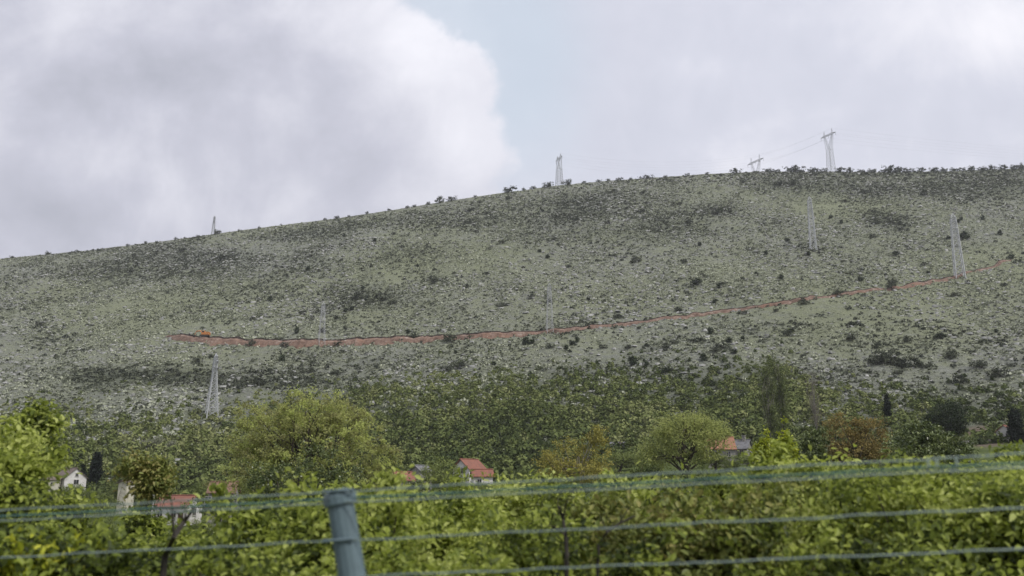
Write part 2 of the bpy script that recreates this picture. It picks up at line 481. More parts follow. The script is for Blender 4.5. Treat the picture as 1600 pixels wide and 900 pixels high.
BARE_PATCH = [(320, 400, 60, 16, 0.5), (260, 395, 60, 14, 0.4), (820, 400, 120, 14, 0.25), (700, 575, 80, 20, 0.3), (1000, 345, 60, 14, 0.3), (620, 565, 60, 16, 0.3), (1350, 620, 120, 40, 0.25)]

def fields(x, y, z):
    PX, PY = project(x, y, z)
    wl = np.interp(PX, wood_line[:, 0], wood_line[:, 1])
    wob = (fbm(x, y, 55, 4, 41) - 0.5) * 110
    wood = smooth((PY + wob - wl + 45) / 115.0)
    wood = wood * np.where(PX > 1240, np.interp(PX, [1240, 1320], [1.0, 0.62]), 1.0)
    dark = gauss_px(PX, PY, DARK_PATCH)
    green = gauss_px(PX, PY, GREEN_PATCH)
    bare = gauss_px(PX, PY, BARE_PATCH)
    return PX, PY, wood, dark, green, bare

# ---------------------------------------------------------------- ground sheet
NU = 1000
ys = np.concatenate([np.linspace(-90, 3, 20), np.linspace(3.6, 26, 46), np.linspace(27, 255, 130), np.linspace(257, 850, 470), np.linspace(853, 1300, 90), np.linspace(1320, 3200, 30)])
us = np.linspace(-1, 1, NU)
us = us * (0.75 + 0.35 * np.abs(us) ** 3)
YY, UU = np.meshgrid(ys, us, indexing='ij')
XX = UU * (np.maximum(YY, 0) + 60)
ZZ = height(XX, YY)
PX, PY, WD, DK, GR, BR = fields(XX, np.maximum(YY, 30), ZZ)
V = np.stack([XX, YY, ZZ], -1).reshape(-1, 3)
nr = len(ys)
idx = np.arange(nr * NU).reshape(nr, NU)
FQ = np.stack([idx[:-1, :-1], idx[:-1, 1:], idx[1:, 1:], idx[1:, :-1]], -1).reshape(-1, 4)
grass = np.clip(0.45 + GR * 0.9 + (fbm(XX, YY, 90, 4, 21) - 0.5) * 0.9 - BR * 0.5 - DK * 0.3, 0, 1)
shrubby = np.clip(WD + DK * 0.8, 0, 1)
plainz = smooth((285 - YY) / 30)
bfield = np.exp(-((PX - 1540) / 45) ** 2 - ((PY - 682) / 18) ** 2)
me = np_mesh('hillside', V, FQ, {'grass': grass.ravel(), 'shrubby': shrubby.ravel(), 'plain': plainz.ravel(), 'field': bfield.ravel()})
me.polygons.foreach_set('use_smooth', np.ones(len(me.polygons), dtype=bool))
hm, t = new_mat('hillside_ground')
tcn = t.n('ShaderNodeTexCoord')
oc = tcn.outputs['Object']
def attr(n): return t.n('ShaderNodeAttribute', attribute_name=n).outputs['Fac']
na = t.noise(oc, 0.55, 6, 0.72); nb = t.noise(oc, 0.16, 5, 0.62); nc = t.noise(oc, 0.035, 4, 0.6); nd = t.noise(oc, 2.4, 3, 0.6)
stone = t.ramp(na.outputs[0], [(0.3, (0.096, 0.101, 0.085)), (0.5, (0.192, 0.200, 0.174)), (0.7, (0.32, 0.33, 0.292))])
turf = t.ramp(nd.outputs[0], [(0.3, (0.098, 0.110, 0.066)), (0.5, (0.188, 0.203, 0.128)), (0.7, (0.31, 0.328, 0.225))])
gf = t.m('ADD', attr('grass'), t.m('ADD', t.m('MULTIPLY', t.m('SUBTRACT', nb.outputs[0], 0.5), 2.0), t.m('MULTIPLY', t.m('SUBTRACT', na.outputs[0], 0.5), 1.6)))
colr = t.mix(t.rng(gf, 0.0, 1.0), stone, turf)
under = t.ramp(nb.outputs[0], [(0.3, (0.035, 0.045, 0.022)), (0.6, (0.065, 0.08, 0.038)), (0.85, (0.12, 0.125, 0.075))])
colr = t.mix(t.m('MULTIPLY', attr('shrubby'), 0.9), colr, under)
meadow = t.ramp(nb.outputs[0], [(0.3, (0.06, 0.085, 0.025)), (0.7, (0.12, 0.15, 0.045))])
colr = t.mix(attr('plain'), colr, meadow)
colr = t.mix(t.rng(attr('field'), 0.25, 0.6), colr, t.ramp(na.outputs[0], [(0.3, (0.11, 0.085, 0.065)), (0.7, (0.19, 0.155, 0.12))]))
p = t.n('ShaderNodeBsdfPrincipled'); t.link(colr, p.inputs['Base Color']); p.inputs['Roughness'].default_value = 0.95; p.inputs['Specular IOR Level'].default_value = 0.1
bmp = t.n('ShaderNodeBump'); bmp.inputs['Strength'].default_value = 1.0; bmp.inputs['Distance'].default_value = 1.2
t.link(na.outputs[0], bmp.inputs['Height']); t.link(bmp.outputs[0], p.inputs['Normal'])
om = t.n('ShaderNodeOutputMaterial'); t.link(p.outputs[0], om.inputs[0])
tag(link_mesh('hillside', me, hm), kind='structure')
g = MB(); g.poly([(-4200, -4200, -24), (4200, -4200, -24), (4200, 4200, -24), (-4200, 4200, -24)])
tag(g.build('ground', plain('distant_plain', (0.10, 0.12, 0.06), 0.95, 0.3, 0.01)), kind='structure')

# ---------------------------------------------------------------- leaf clouds
def unit(v):
    return v / np.maximum(np.linalg.norm(v, axis=-1, keepdims=True), 1e-9)

def leaf_arrays(C, D, N, S, tint, wide=0.55, six=False):
    """leaves at C pointing along D with normal N and length S"""
    D = unit(D); W = unit(np.cross(D, N)); Nn = np.cross(W, D)
    S = S[:, None]
    w = S * wide
    n = len(C)
    if not six:
        P = np.stack([C - D * S * 0.5, C + W * w * 0.5 + Nn * w * 0.18, C + D * S * 0.5 - Nn * S * 0.1, C - W * w * 0.5 + Nn * w * 0.18], 1)
        b = np.arange(n)[:, None] * 4
        Fq = b + np.array([[0, 1, 2, 3]])
        return P.reshape(-1, 3), Fq, np.repeat(tint, 4)
    base = C - D * S * 0.5; tip = C + D * S * 0.5 - Nn * S * 0.16
    l1 = C - D * S * 0.2 + W * w * 0.46 + Nn * w * 0.2; l2 = C + D * S * 0.18 + W * w * 0.40 + Nn * w * 0.14
    r1 = C - D * S * 0.2 - W * w * 0.46 + Nn * w * 0.2; r2 = C + D * S * 0.18 - W * w * 0.40 + Nn * w * 0.14
    P = np.stack([base, l1, l2, tip, r2, r1], 1)
    b = np.arange(n)[:, None, None] * 6
    Fq = (b + np.array([[[0, 1, 2, 3], [0, 3, 4, 5]]])).reshape(-1, 4)
    return P.reshape(-1, 3), Fq, np.repeat(tint, 6)

def crown_leaves(rng, lobes, n_clump, per, clump_r, leaf, six=False, up=0.25, shell=0.5, flat=0.75, tint_c=0.5, tint_clump=0.35, tint_leaf=0.25, wide=0.55):
    lobes = np.array(lobes, float)
    wts = (lobes[:, 3] * lobes[:, 4] + lobes[:, 3] * lobes[:, 5]); wts /= wts.sum()
    li = rng.choice(len(lobes), n_clump, p=wts)
    d = unit(rng.normal(size=(n_clump, 3)))
    r = shell + (1 - shell) * rng.random(n_clump) ** 0.6
    r *= 1 + 0.10 * rng.normal(size=n_clump)
    cc = lobes[li, :3] + d * r[:, None] * lobes[li, 3:]
    size = clump_r * (0.55 + 0.9 * rng.random(n_clump))
    ct = tint_c + tint_clump * (rng.random(n_clump) - 0.5)
    ci = np.repeat(np.arange(n_clump), per)
    off = rng.normal(size=(len(ci), 3)) * 0.5
    off[:, 2] *= flat
    C = cc[ci] + off * size[ci][:, None]
    out = unit(C - lobes[li][ci][:, :3])
    D = unit(out * 0.7 + rng.normal(size=C.shape) * 0.7 + np.array([0, 0, -0.15]))
    N = unit(rng.normal(size=C.shape) * 0.6 + out * 0.5 + np.array([0, 0, up + 0.5]))
    S = leaf * (0.6 + 0.8 * rng.random(len(C)))
    tint = np.clip(ct[ci] + tint_leaf * (rng.random(len(C)) - 0.5), 0, 1)
    return leaf_arrays(C, D, N, S, tint, wide, six), cc

def make_plant(name, loc, lobes, n_clump, per, clump_r, leaf, mat, bark='bark', trunk_r=0.2, n_limb=14, seed=1, rz=0.0, trunk_top=None, lean=0.0, wood_name='trunk', leaf_name='crown', stems=1, bare=0.0, **kw):
    rng = np.random.default_rng(seed)
    (P, Fq, ti), cc = crown_leaves(rng, lobes, n_clump, per, clump_r, leaf, **kw)
    root = empty(name, loc, rz)
    L = np.array(lobes, float)
    zc = float(L[:, 2].mean())
    top = trunk_top if trunk_top else zc
    mb = MB()
    for sidx in range(stems):
        sx, sy = (0, 0) if stems == 1 else (rng.normal() * trunk_r * 3, rng.normal() * trunk_r * 3)
        tx, ty = float(L[:, 0].mean()) + (0 if stems == 1 else rng.normal() * L[:, 3].mean() * 0.4), float(L[:, 1].mean()) + (0 if stems == 1 else rng.normal() * L[:, 4].mean() * 0.4)
        k = 6
        pl = []
        for i in range(k + 1):
            q = i / k
            pl.append((sx + (tx - sx) * q + rng.normal() * trunk_r * 0.35 * (0 < i), sy + (ty - sy) * q + rng.normal() * trunk_r * 0.35 * (0 < i), -0.4 + (top + 0.4) * q))
        mb.tube(pl, [trunk_r * (1.25 - 0.95 * i / k) for i in range(k + 1)], 7)
        far = rng.permutation(len(cc))[:max(1, n_limb // stems)]
        for j in far:
            e = Vector(cc[j]); q = 0.35 + 0.6 * rng.random()
            b = Vector(pl[min(k, int(q * k))])
            if e.z < b.z - 0.2 * top: b = Vector(pl[max(1, k // 3)])
            mid = b.lerp(e, 0.5) + Vector((rng.normal(), rng.normal(), abs(rng.normal()))) * (e - b).length * 0.08
            mb.tube([b, mid, e], [trunk_r * 0.38, trunk_r * 0.22, trunk_r * 0.06], 4, cap=False)
    a = mb.build(wood_name, M[bark], root)
    c = link_mesh(leaf_name, np_mesh(leaf_name, P, Fq, {'tint': ti}), M[mat], root)
    KIDS[root.name] = [a, c]
    return root

# ---------------------------------------------------------------- the red dirt track on the slope
track_px = [(252, 524), (300, 530), (360, 534), (430, 537), (500, 537), (570, 534), (640, 531), (700, 528), (760, 525), (820, 522), (870, 518), (930, 512), (1000, 504), (1070, 495), (1130, 487), (1190, 479), (1250, 470), (1300, 462), (1350, 455), (1400, 450), (1440, 444), (1480, 436), (1520, 425), (1560, 414), (1585, 406)]
tp = np.array(track_px, float)
tx = np.linspace(252, 1585, 420)
ty = np.interp(tx, tp[:, 0], tp[:, 1])
pts = np.array([tuple(ground_at(a, b)) for a, b in zip(tx, ty)])
k = np.ones(15) / 15
for c in range(2):
    pad = np.concatenate([np.full(7, pts[0, c]), pts[:, c], np.full(7, pts[-1, c])]); pts[:, c] = np.convolve(pad, k, 'valid')
size = np.interp(tx, [252, 262, 290, 360, 500, 640, 760, 850, 1000, 1150, 1300, 1400, 1440, 1500, 1510, 1540, 1585], [0.05, .45, .80, .95, .95, .85, .80, .50, .42, .38, .36, .38, .46, .40, .32, .34, .2])
size *= np.interp(tx, [252, 700, 1100], [.86, .9, 1.1])
size *= 0.62 + 0.5 * np.array([vnoise(np.array([i * 0.22]), np.array([3.3]), 5)[0] for i in range(len(tx))])
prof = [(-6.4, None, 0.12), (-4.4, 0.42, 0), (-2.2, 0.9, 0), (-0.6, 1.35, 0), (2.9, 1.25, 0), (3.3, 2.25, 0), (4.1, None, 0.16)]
rows = []
rj = np.random.default_rng(3)
for i, (P, s) in enumerate(zip(pts, size)):
    row = []
    z0 = hz(P[0], P[1])
    toe = 0.7 + 0.75 * vnoise(np.array([i * 0.55]), np.array([8.1]), 9)[0] + 0.25 * rj.random()
    for j_, (dy, up, off) in enumerate(prof):
        x, y = P[0], P[1] + dy * s * (toe if j_ == 0 else 1)
        if up is None: z = hz(x, y) + off
        else: z = z0 + up * s * 1.55 + dy * s * 0.10 + rj.normal() * 0.16 * s
        z = max(z, hz(x, y) + 0.05)
        row.append((x + rj.normal() * 0.3 * s, y, z))
    rows.append(row)
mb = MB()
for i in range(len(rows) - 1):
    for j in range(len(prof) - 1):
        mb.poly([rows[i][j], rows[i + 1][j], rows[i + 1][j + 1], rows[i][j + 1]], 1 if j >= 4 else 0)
tm, t = new_mat('red_earth')
tcn = t.n('ShaderNodeTexCoord')
q1 = t.noise(tcn.outputs['Object'], 0.34, 6, 0.75); q2 = t.noise(tcn.outputs['Object'], 0.09, 4, 0.6)
colr = t.ramp(q1.outputs[0], [(0.3, (0.070, 0.050, 0.040)), (0.44, (0.145, 0.094, 0.072)), (0.56, (0.215, 0.148, 0.115)), (0.68, (0.33, 0.28, 0.24))])
colr = t.mix(t.rng(q2.outputs[0], 0.5, 0.75), colr, (0.23, 0.14, 0.10))
p = t.n('ShaderNodeBsdfPrincipled'); t.link(colr, p.inputs['Base Color']); p.inputs['Roughness'].default_value = 0.95; p.inputs['Specular IOR Level'].default_value = 0.1
om = t.n('ShaderNodeOutputMaterial'); t.link(p.outputs[0], om.inputs[0])
tag(mb.build('dirt_track', [tm, plain('dark_cut_bank', (0.050, 0.036, 0.028), 0.95, 0.4, 0.8)]), kind='structure')  # second slot: dark brown band on the back cut along the upper edge
TRACK = np.stack([pts[:, 0], pts[:, 1]], -1)
TRACK_S = size

def near_track(x, y, margin=1.0):
    i = np.clip(np.searchsorted(TRACK[:, 0], x), 0, len(TRACK) - 1)
    dy = y - TRACK[i, 1]
    inside = (x > TRACK[0, 0]) & (x < TRACK[-1, 0])
    return inside & (dy > -4.6 * TRACK_S[i] * margin - 0.5) & (dy < 4.2 * TRACK_S[i] * margin + 0.5)

# orange excavator working at the head of the track
ie = int(np.argmin(np.abs(tx - 319)))
ex0 = Vector(rows[ie][3]).lerp(Vector(rows[ie][4]), .55)
exc = empty('excavator', ex0, R(176)); exc.scale = (1.12, 1.12, 1.12)
tag(exc, 'orange excavator standing at the left end of the red dirt track', 'excavator')
orange, darkm = plain('orange_machine_paint', (0.52, 0.20, 0.055), .5, .12, 2.0, dirt=(0.36, 0.20, 0.11)), plain('dark_track_steel', (0.05, 0.045, 0.04), .7, .2)
for sy in (-1.05, 1.05):
    mb = MB(); pr_ = [(-2.2, .35), (-1.9, .05), (1.9, .05), (2.2, .35), (2.1, .75), (1.8, .95), (-1.8, .95), (-2.1, .75)]
    mb.solid([(x_, sy - .28, z_) for x_, z_ in pr_] + [(x_, sy + .28, z_) for x_, z_ in pr_], [tuple(range(8)), tuple(range(15, 7, -1))] + [(k_ + 8, (k_ + 1) % 8 + 8, (k_ + 1) % 8, k_) for k_ in range(8)])
    mb.build('crawler_track', darkm, exc)
mb = MB(); mb.box(-2.5, 1.2, -1.35, 1.35, 1.05, 2.0); mb.box(-2.6, -1.0, -1.3, 1.3, 2.003, 2.45); mb.box(-.9, .9, -.8, .8, .7, 1.047); mb.build('body', orange, exc)
mb = MB(); mb.solid([(-.5, .35, 2.003), (1.45, .35, 2.003), (1.45, 1.33, 2.003), (-.5, 1.33, 2.003), (-.4, .42, 3.1), (1.0, .42, 3.1), (1.0, 1.26, 3.1), (-.4, 1.26, 3.1)], [(0, 3, 2, 1), (4, 5, 6, 7), (0, 1, 5, 4), (1, 2, 6, 5), (2, 3, 7, 6), (3, 0, 4, 7)])
cab = mb.build('cab', orange, exc)
mb = MB(); mb.solid([(-.2, 1.318, 2.2), (1.2, 1.318, 2.2), (.95, 1.285, 2.95), (-.2, 1.285, 2.95)], [(0, 1, 2, 3), (3, 2, 1, 0)][:1]); mb.box(1.44, 1.46, .5, 1.2, 2.15, 2.2); mb.build('window', M['pane'], cab)
mb = MB(); mb.tube([(1.0, -.1, 1.8), (2.6, -.1, 3.3), (4.6, -.1, 2.9)], [.34, .36, .24], 4); mb.build('boom', orange, exc)
mb = MB(); mb.tube([(4.5, -.1, 3.1), (5.3, -.1, 1.1)], [.26, .18], 4); mb.build('arm', orange, exc)
mb = MB(); mb.solid([(5.0, -.7, 1.1), (5.9, -.7, .9), (5.8, -.7, .1), (5.1, -.7, .2), (5.0, .5, 1.1), (5.9, .5, .9), (5.8, .5, .1), (5.1, .5, .2)], [(0, 1, 2, 3), (7, 6, 5, 4), (0, 4, 5, 1), (2, 6, 7, 3), (3, 7, 4, 0)]); mb.build('bucket', darkm, exc)

# ---------------------------------------------------------------- scattered cover: rocks, dry scrub, maquis
def scatter(n, seed, y0=285, y1=838, amax=0.72):
    rng = np.random.default_rng(seed)
    y = y0 + (y1 - y0) * rng.random(n)
    a = (rng.random(n) * 2 - 1) * amax
    keep = rng.random(n) < y / y1
    y, a = y[keep], a[keep]
    x = a * y
    z = height(x, y)
    return rng, x, y, z

def clump_cloud(rng, x, y, z, rad, hgt, q, leaf, tint, jitter=0.25, njit=0.35, upn=0.0):
    n = len(x)
    d = unit(rng.normal(size=(n, q, 3)))
    d[..., 2] = np.abs(d[..., 2])
    r = 0.55 + 0.5 * rng.random((n, q, 1))
    lop = 1 + 0.35 * rng.normal(size=(n, 1, 3)) * np.array([1, 1, 0.4])
    C = d * r * lop * np.stack([rad, rad, hgt], -1)[:, None, :]
    C += np.stack([x, y, z], -1)[:, None, :]
    D = unit(d * 0.15 + rng.normal(size=d.shape) * 0.8)
    N = unit(d * 1.0 + rng.normal(size=d.shape) * njit + np.array([0, 0, upn]))
    S = (leaf * np.ones(n))[:, None] * (0.6 + 0.8 * rng.random((n, q)))
    T = np.clip(tint[:, None] + jitter * (rng.random((n, q)) - 0.5), 0, 1)
    return leaf_arrays(C.reshape(-1, 3), D.reshape(-1, 3), N.reshape(-1, 3), S.ravel(), T.ravel(), 0.8)

# limestone rocks
rng, x, y, z = scatter(190000, 101, 290)
PX, PY, WD, DK, GR, BR = fields(x, y, z)
dens = np.clip(0.40 + (fbm(x, y, 45, 4, 77) - 0.5) * 2.2 + BR * 0.9 - GR * 0.55 - WD * 0.5, 0.03, 1)
k = (rng.random(len(x)) < dens) & ~near_track(x, y)
x, y, z = x[k], y[k], z[k]
n = len(x)
base = np.array([(1, 0, 0), (0, 1, 0), (-1, 0, 0), (0, -1, 0), (0, 0, 1), (0.6, 0.6, 0.75), (-0.6, 0.5, 0.7), (0, -0.7, 0.7)], float)
hexv = np.array([(-1, -1, -.6), (1, -1, -.6), (1, 1, -.6), (-1, 1, -.6), (-.75, -.75, .7), (.75, -.75, .7), (.75, .75, .7), (-.75, .75, .7)], float)
hexf = np.array([(4, 5, 6, 7), (0, 1, 5, 4), (1, 2, 6, 5), (2, 3, 7, 6), (3, 0, 4, 7)])
sz = 0.20 + 0.50 * rng.random(n) ** 5 * 1.6
P = hexv[None] * (1 + 0.35 * rng.normal(size=(n, 8, 3))) * (sz[:, None] * np.array([1.3, 1.0, 0.75]) * (0.7 + 0.6 * rng.random((n, 3))))[:, None, :]
an = rng.random(n) * 6.28; ca, sa = np.cos(an)[:, None], np.sin(an)[:, None]
P = np.stack([P[..., 0] * ca - P[..., 1] * sa, P[..., 0] * sa + P[..., 1] * ca, P[..., 2]], -1)
P += np.stack([x, y, z + 0.1], -1)[:, None, :]
FQ = (np.arange(n)[:, None, None] * 8 + hexf[None]).reshape(-1, 4)
ti = np.repeat(np.clip(0.5 + 0.25 * rng.normal(size=n), 0, 1), 8)
tag(link_mesh('limestone_rubble', np_mesh('limestone_rubble', P.reshape(-1, 3), FQ, {'tint': ti}), M['rock']),
    'grey limestone rubble strewn over the whole dry hillside', 'rubble', kind='stuff')

# dry low scrub and tussocks
rng, x, y, z = scatter(330000, 202, 290)
PX, PY, WD, DK, GR, BR = fields(x, y, z)
dens = np.clip(0.62 + (fbm(x, y, 28, 4, 55) - 0.5) * 2.0 + DK * 0.7 - BR * 0.3 - WD * 0.2, 0.03, 1)
k = (rng.random(len(x)) < dens) & (~near_track(x, y, .8) | (rng.random(len(x)) < .10))
x, y, z = x[k], y[k], z[k]
dk = (DK * 0.9 + (fbm(x, y, 60, 3, 15) - 0.5) * 0.0)[k] if False else DK[k]
gr = GR[k]
rad = 0.40 + 0.85 * rng.random(len(x)) ** 2
tn = np.clip(0.52 + 0.27 * rng.normal(size=len(x)) + 0.30 * gr - 0.75 * dk + (fbm(x, y, 40, 5, 64) - 0.5) * 1.2 + (fbm(x * .6, y, 110, 3, 65) - 0.5) * 0.9 - 0.12 * smooth((y - 560) / 200) + 0.06, 0, 1)
P, FQ, ti = clump_cloud(rng, x, y, z - 0.1, rad, rad * 0.85, 8, rad * 1.05, tn, 0.25, 0.35, 0.75)
tag(link_mesh('dry_scrub', np_mesh('dry_scrub', P, FQ, {'tint': ti}), M['scrub']),
    'low grey green scrub and tussocks covering the rocky hillside', 'scrub', kind='stuff')

# darker bushes of the slope that merge into a mass
rng, x, y, z = scatter(90000, 303, 285)
PX, PY, WD, DK, GR, BR = fields(x, y, z)
skyl = np.exp(-((y - 832) / 22) ** 2) * np.interp(PX, [300, 900, 1200, 1600], [0.05, 0.15, 0.5, 0.7])
dens = np.clip(0.02 + np.clip((fbm(x, y, 36, 3, 91) - 0.54) * 1.7, 0, 1) + DK * 1.15 + skyl * 0.9, 0.0, 0.9) * (1 - WD)
k = (rng.random(len(x)) < dens) & ~near_track(x, y, 0.3)
x, y, z = x[k], y[k], z[k]
rad = (0.5 + 1.3 * rng.random(len(x)) ** 2.5) * (1 + .5 * skyl[k])
tn = np.clip(0.55 + 0.28 * rng.normal(size=len(x)), 0, 1)
P, FQ, ti = clump_cloud(rng, x, y, z - 0.1, rad, rad * 0.9, 26, rad * 0.62, tn)
tag(link_mesh('dark_scrub', np_mesh('dark_scrub', P, FQ, {'tint': ti}), M['holm']),
    'dark evergreen scrub growing in patches between the rocks', 'scrub', kind='stuff')

# maquis at the foot of the hill
rng, x, y, z = scatter(105000, 404, 255, 560)
PX, PY, WD, DK, GR, BR = fields(x, y, z)
dens = np.clip(WD * (0.85 + (fbm(x, y, 26, 3, 12) - 0.5) * 1.1), 0, 1) * 0.62
k = rng.random(len(x)) < dens
x, y, z, px, wdk = x[k], y[k], z[k], PX[k], WD[k]
rad = (0.7 + 2.1 * rng.random(len(x)) ** 2.2) * np.interp(y, [262, 420], [1.3, 0.85]) * (0.55 + 0.5 * wdk)
tn = np.clip(0.48 + 0.22 * rng.normal(size=len(x)) + (fbm(x, y, 40, 3, 33) - 0.5) * 1.0 + np.interp(px, [0, 350, 600], [0.15, 0.15, 0]), 0, 1)
P, FQ, ti = clump_cloud(rng, x, y, z - 0.2, rad, rad * 1.25, 64, 0.34 + rad * 0.30, tn, 0.10, 0.16, 0.2)
tag(link_mesh('maquis', np_mesh('maquis', P, FQ, {'tint': ti}), M['maquis']),
    'dense green maquis covering the foot of the hill', 'scrub', kind='stuff')

# ---------------------------------------------------------------- single bushes on the hill
def bush_proto(name, mat, h, w, seed, n=26, per=26):
    rr = np.random.default_rng(seed)
    lob = [(rr.normal() * w * .25, rr.normal() * w * .25, h * (0.34 + .2 * rr.random()), w * (.38 + .15 * rr.random()), w * (.38 + .15 * rr.random()), h * (.35 + .12 * rr.random())) for _ in range(4)]
    return make_plant(name, (0, 0, 0), lob, n, per, h * 0.22, h * 0.14, mat, 'bark', h * 0.03, 6, seed, wood_name='stem', leaf_name='foliage', stems=2)
DKL = 'dark green bush standing out on the pale rocky hillside'
proto_slope = [bush_proto('hill_bush', 'holm', 2.6, 3.0, 50 + i) for i in range(4)]
proto_tall = [bush_proto('hill_tree', 'dark', 4.6, 2.2, 60 + i) for i in range(3)]
used = set()
def put_bush(protos, i, P, s, label, cat, group):
    pr = protos[i % len(protos)]
    o = pr if pr.name not in used else copy_tree(pr)
    used.add(pr.name)
    o.location = (P.x, P.y, P.z - 0.25 * s)
    o.rotation_euler = (0, 0, (i * 2.4) % 6.28)
    s = s * 1.2; v_ = ((i * 7) % 5) / 5
    o.scale = (s * (1.25 - .35 * v_), s * (1.25 - .35 * v_), s * (0.85 + 0.35 * v_))
    tag(o, label, cat, group)
    return o
# bushes one can pick out on the slope in the photograph: (px, py of foot, size)
slope_px = [(285, 392, 1.5), (350, 405, 1.6), (205, 425, 1.2), (735, 330, 1.5), (795, 312, 1.5), (760, 335, 1.3), (995, 410, 1.7), (1070, 412, 1.2), (888, 418, 1.0), (830, 466, 1.0), (965, 498, 1.1), (700, 535, 1.9), (648, 530, 1.3),
            (680, 442, 1.7), (560, 468, 1.6), (600, 470, 1.2), (615, 475, 1.0), (1005, 303, 1.2), (960, 300, 1.2), (1160, 287, 1.5), (1218, 290, 2.0), (1240, 290, 1.9), (1445, 306, 2.0), (1350, 302, 1.5), (1362, 372, 1.2), (1390, 350, 1.4), (1405, 352, 1.3), (1370, 350, 1.4),
            (1120, 335, 1.6), (1140, 332, 1.3), (1310, 462, 1.4), (1255, 476, 1.0), (1385, 568, 2.0), (1405, 572, 1.8), (1370, 570, 1.6), (1440, 575, 1.4), (720, 575, 1.5), (700, 582, 1.2), (235, 468, .9), (395, 500, .8), (330, 560, 1.0), (470, 490, .8), (525, 500, .9), (870, 340, 1.2), (900, 345, 1.2),
            (1060, 320, 1.2), (1075, 350, 1.3), (950, 350, 1.2), (1130, 445, .9), (1160, 492, .9), (1330, 510, .9), (1420, 535, 1.0), (1230, 525, 1.1), (1130, 545, 1.1), (1040, 545, 1.0), (980, 545, .9), (860, 545, 1.0), (780, 480, .9), (760, 430, 1.0), (1490, 560, 1.3), (1530, 575, 1.4), (1560, 590, 1.5), (1500, 600, 1.3)]
for i, (a, b, s) in enumerate(slope_px):
    put_bush(proto_slope, i, ground_at(a, b), s, DKL, 'bush', 'dark bushes scattered over the rocky slope')
rr = np.random.default_rng(77)
cnt = 0
while cnt < 70:
    a, b = rr.uniform(5, 1595), rr.uniform(300, 610)
    P = ground_at(a, b)
    if P.y > 835: continue
    _, _, wd, dk, gr, br = fields(np.array([P.x]), np.array([P.y]), np.array([P.z]))
    if rr.random() > 0.35 + dk[0] or wd[0] > 0.4 or near_track(np.array([P.x]), np.array([P.y]))[0]: continue
    put_bush(proto_slope, i + cnt, P, rr.uniform(0.5, 1.2), DKL, 'bush', 'dark bushes scattered over the rocky slope'); cnt += 1
# slim dark conifers and little trees
tall_px = [(1087, 446, 1.0), (1508, 374, 1.25), (465, 522, .7), (502, 520, .7), (1197, 398, .6), (1230, 378, .6), (1160, 438, .5), (1123, 452, .6), (987, 572, .9), (1182, 430, .5), (1482, 374, .6), (1262, 400, .6), (1315, 350, .6), (858, 472, .5), (820, 540, .8), (895, 540, .7)]
for i, (a, b, s) in enumerate(tall_px):
    o = put_bush(proto_tall, i, ground_at(a, b), s, 'slim dark little tree standing alone on the grassy slope', 'tree', 'slim dark trees on the slope')
rr = np.random.default_rng(79); cnt = 0
while cnt < 46:
    a, b = rr.uniform(420, 1590), rr.uniform(330, 585)
    P = ground_at(a, b)
    if P.y > 825 or near_track(np.array([P.x]), np.array([P.y]))[0]: continue
    put_bush(proto_tall, cnt, P, rr.uniform(.35, .75), 'slim dark little tree standing alone on the grassy slope', 'tree', 'slim dark trees on the slope'); cnt += 1
# the skyline
sky_px = [(18, 1.0), (75, 1.3), (122, 1.0), (200, .9), (228, .9), (245, .7), (275, .9), (310, .8), (338, 1.9), (405, .8), (440, .7), (508, .9), (527, 1.2), (545, .8), (573, 1.0), (608, 1.0), (636, 1.1), (648, 1.0), (670, 1.2), (688, 2.4), (706, 1.9), (742, .9), (793, 2.6), (818, 1.1), (833, 1.3), (857, 2.2), (888, 2.2),
          (913, 1.1), (935, 1.0), (950, 1.0), (966, 1.3), (985, .9), (1012, 2.0), (1040, .9), (1075, 1.0), (1105, 1.0), (1148, 2.0), (1200, 1.4), (1212, 1.0), (1235, 1.3), (1246, 2.4), (1270, 1.4), (1285, 1.4), (1313, 1.6), (1326, 1.4), (1345, 1.1), (1362, 1.3), (1380, 1.3), (1395, 2.4), (1405, 1.6), (1420, 1.5), (1440, 1.5), (1458, 1.6), (1475, 1.3), (1490, 1.2), (1503, 1.4), (1520, 1.5), (1535, 1.4), (1550, 1.4), (1568, 1.5), (1583, 1.5), (1597, 1.6)]
for i, (a, s) in enumerate(sky_px):
    P = ground_at(a, float(np.interp(a, [p[0] for p in ridge_px], [p[1] for p in ridge_px])) + 1.0)
    if a > 1180: s *= 1.3
    put_bush(proto_slope, i + 3, P, s * 0.95, 'dark bush growing on the skyline of the hill', 'bush', 'dark bushes along the skyline')
P = ground_at(1394, 455)
o = make_plant('hill_tree', P, [(0, 0, 4.6, 3.0, 3.0, 2.6), (1.6, 0, 5.6, 2.0, 2.0, 1.8), (-1.2, 0.5, 3.2, 1.8, 1.8, 1.4)], 60, 24, 1.0, 0.5, 'holm', 'bark', 0.28, 14, 5)
tag(o, 'broad grey green tree standing beside the red track below the tower', 'tree')

# ---------------------------------------------------------------- lattice towers and cables
def strut(mb, a, b, r):
    mb.tube([a, b], r, 4, cap=False)

def lattice_leg_pts(H, b0, b1, hw):
    """corner line of a tapering body, half width b0 at the foot to b1 at height hw"""
    return lambda q: b0 + (b1 - b0) * q

def cable_pts(a, b, sag, n=14):
    return [a.lerp(b, i / n) - Vector((0, 0, sag * 4 * (i / n) * (1 - i / n))) for i in range(n + 1)]

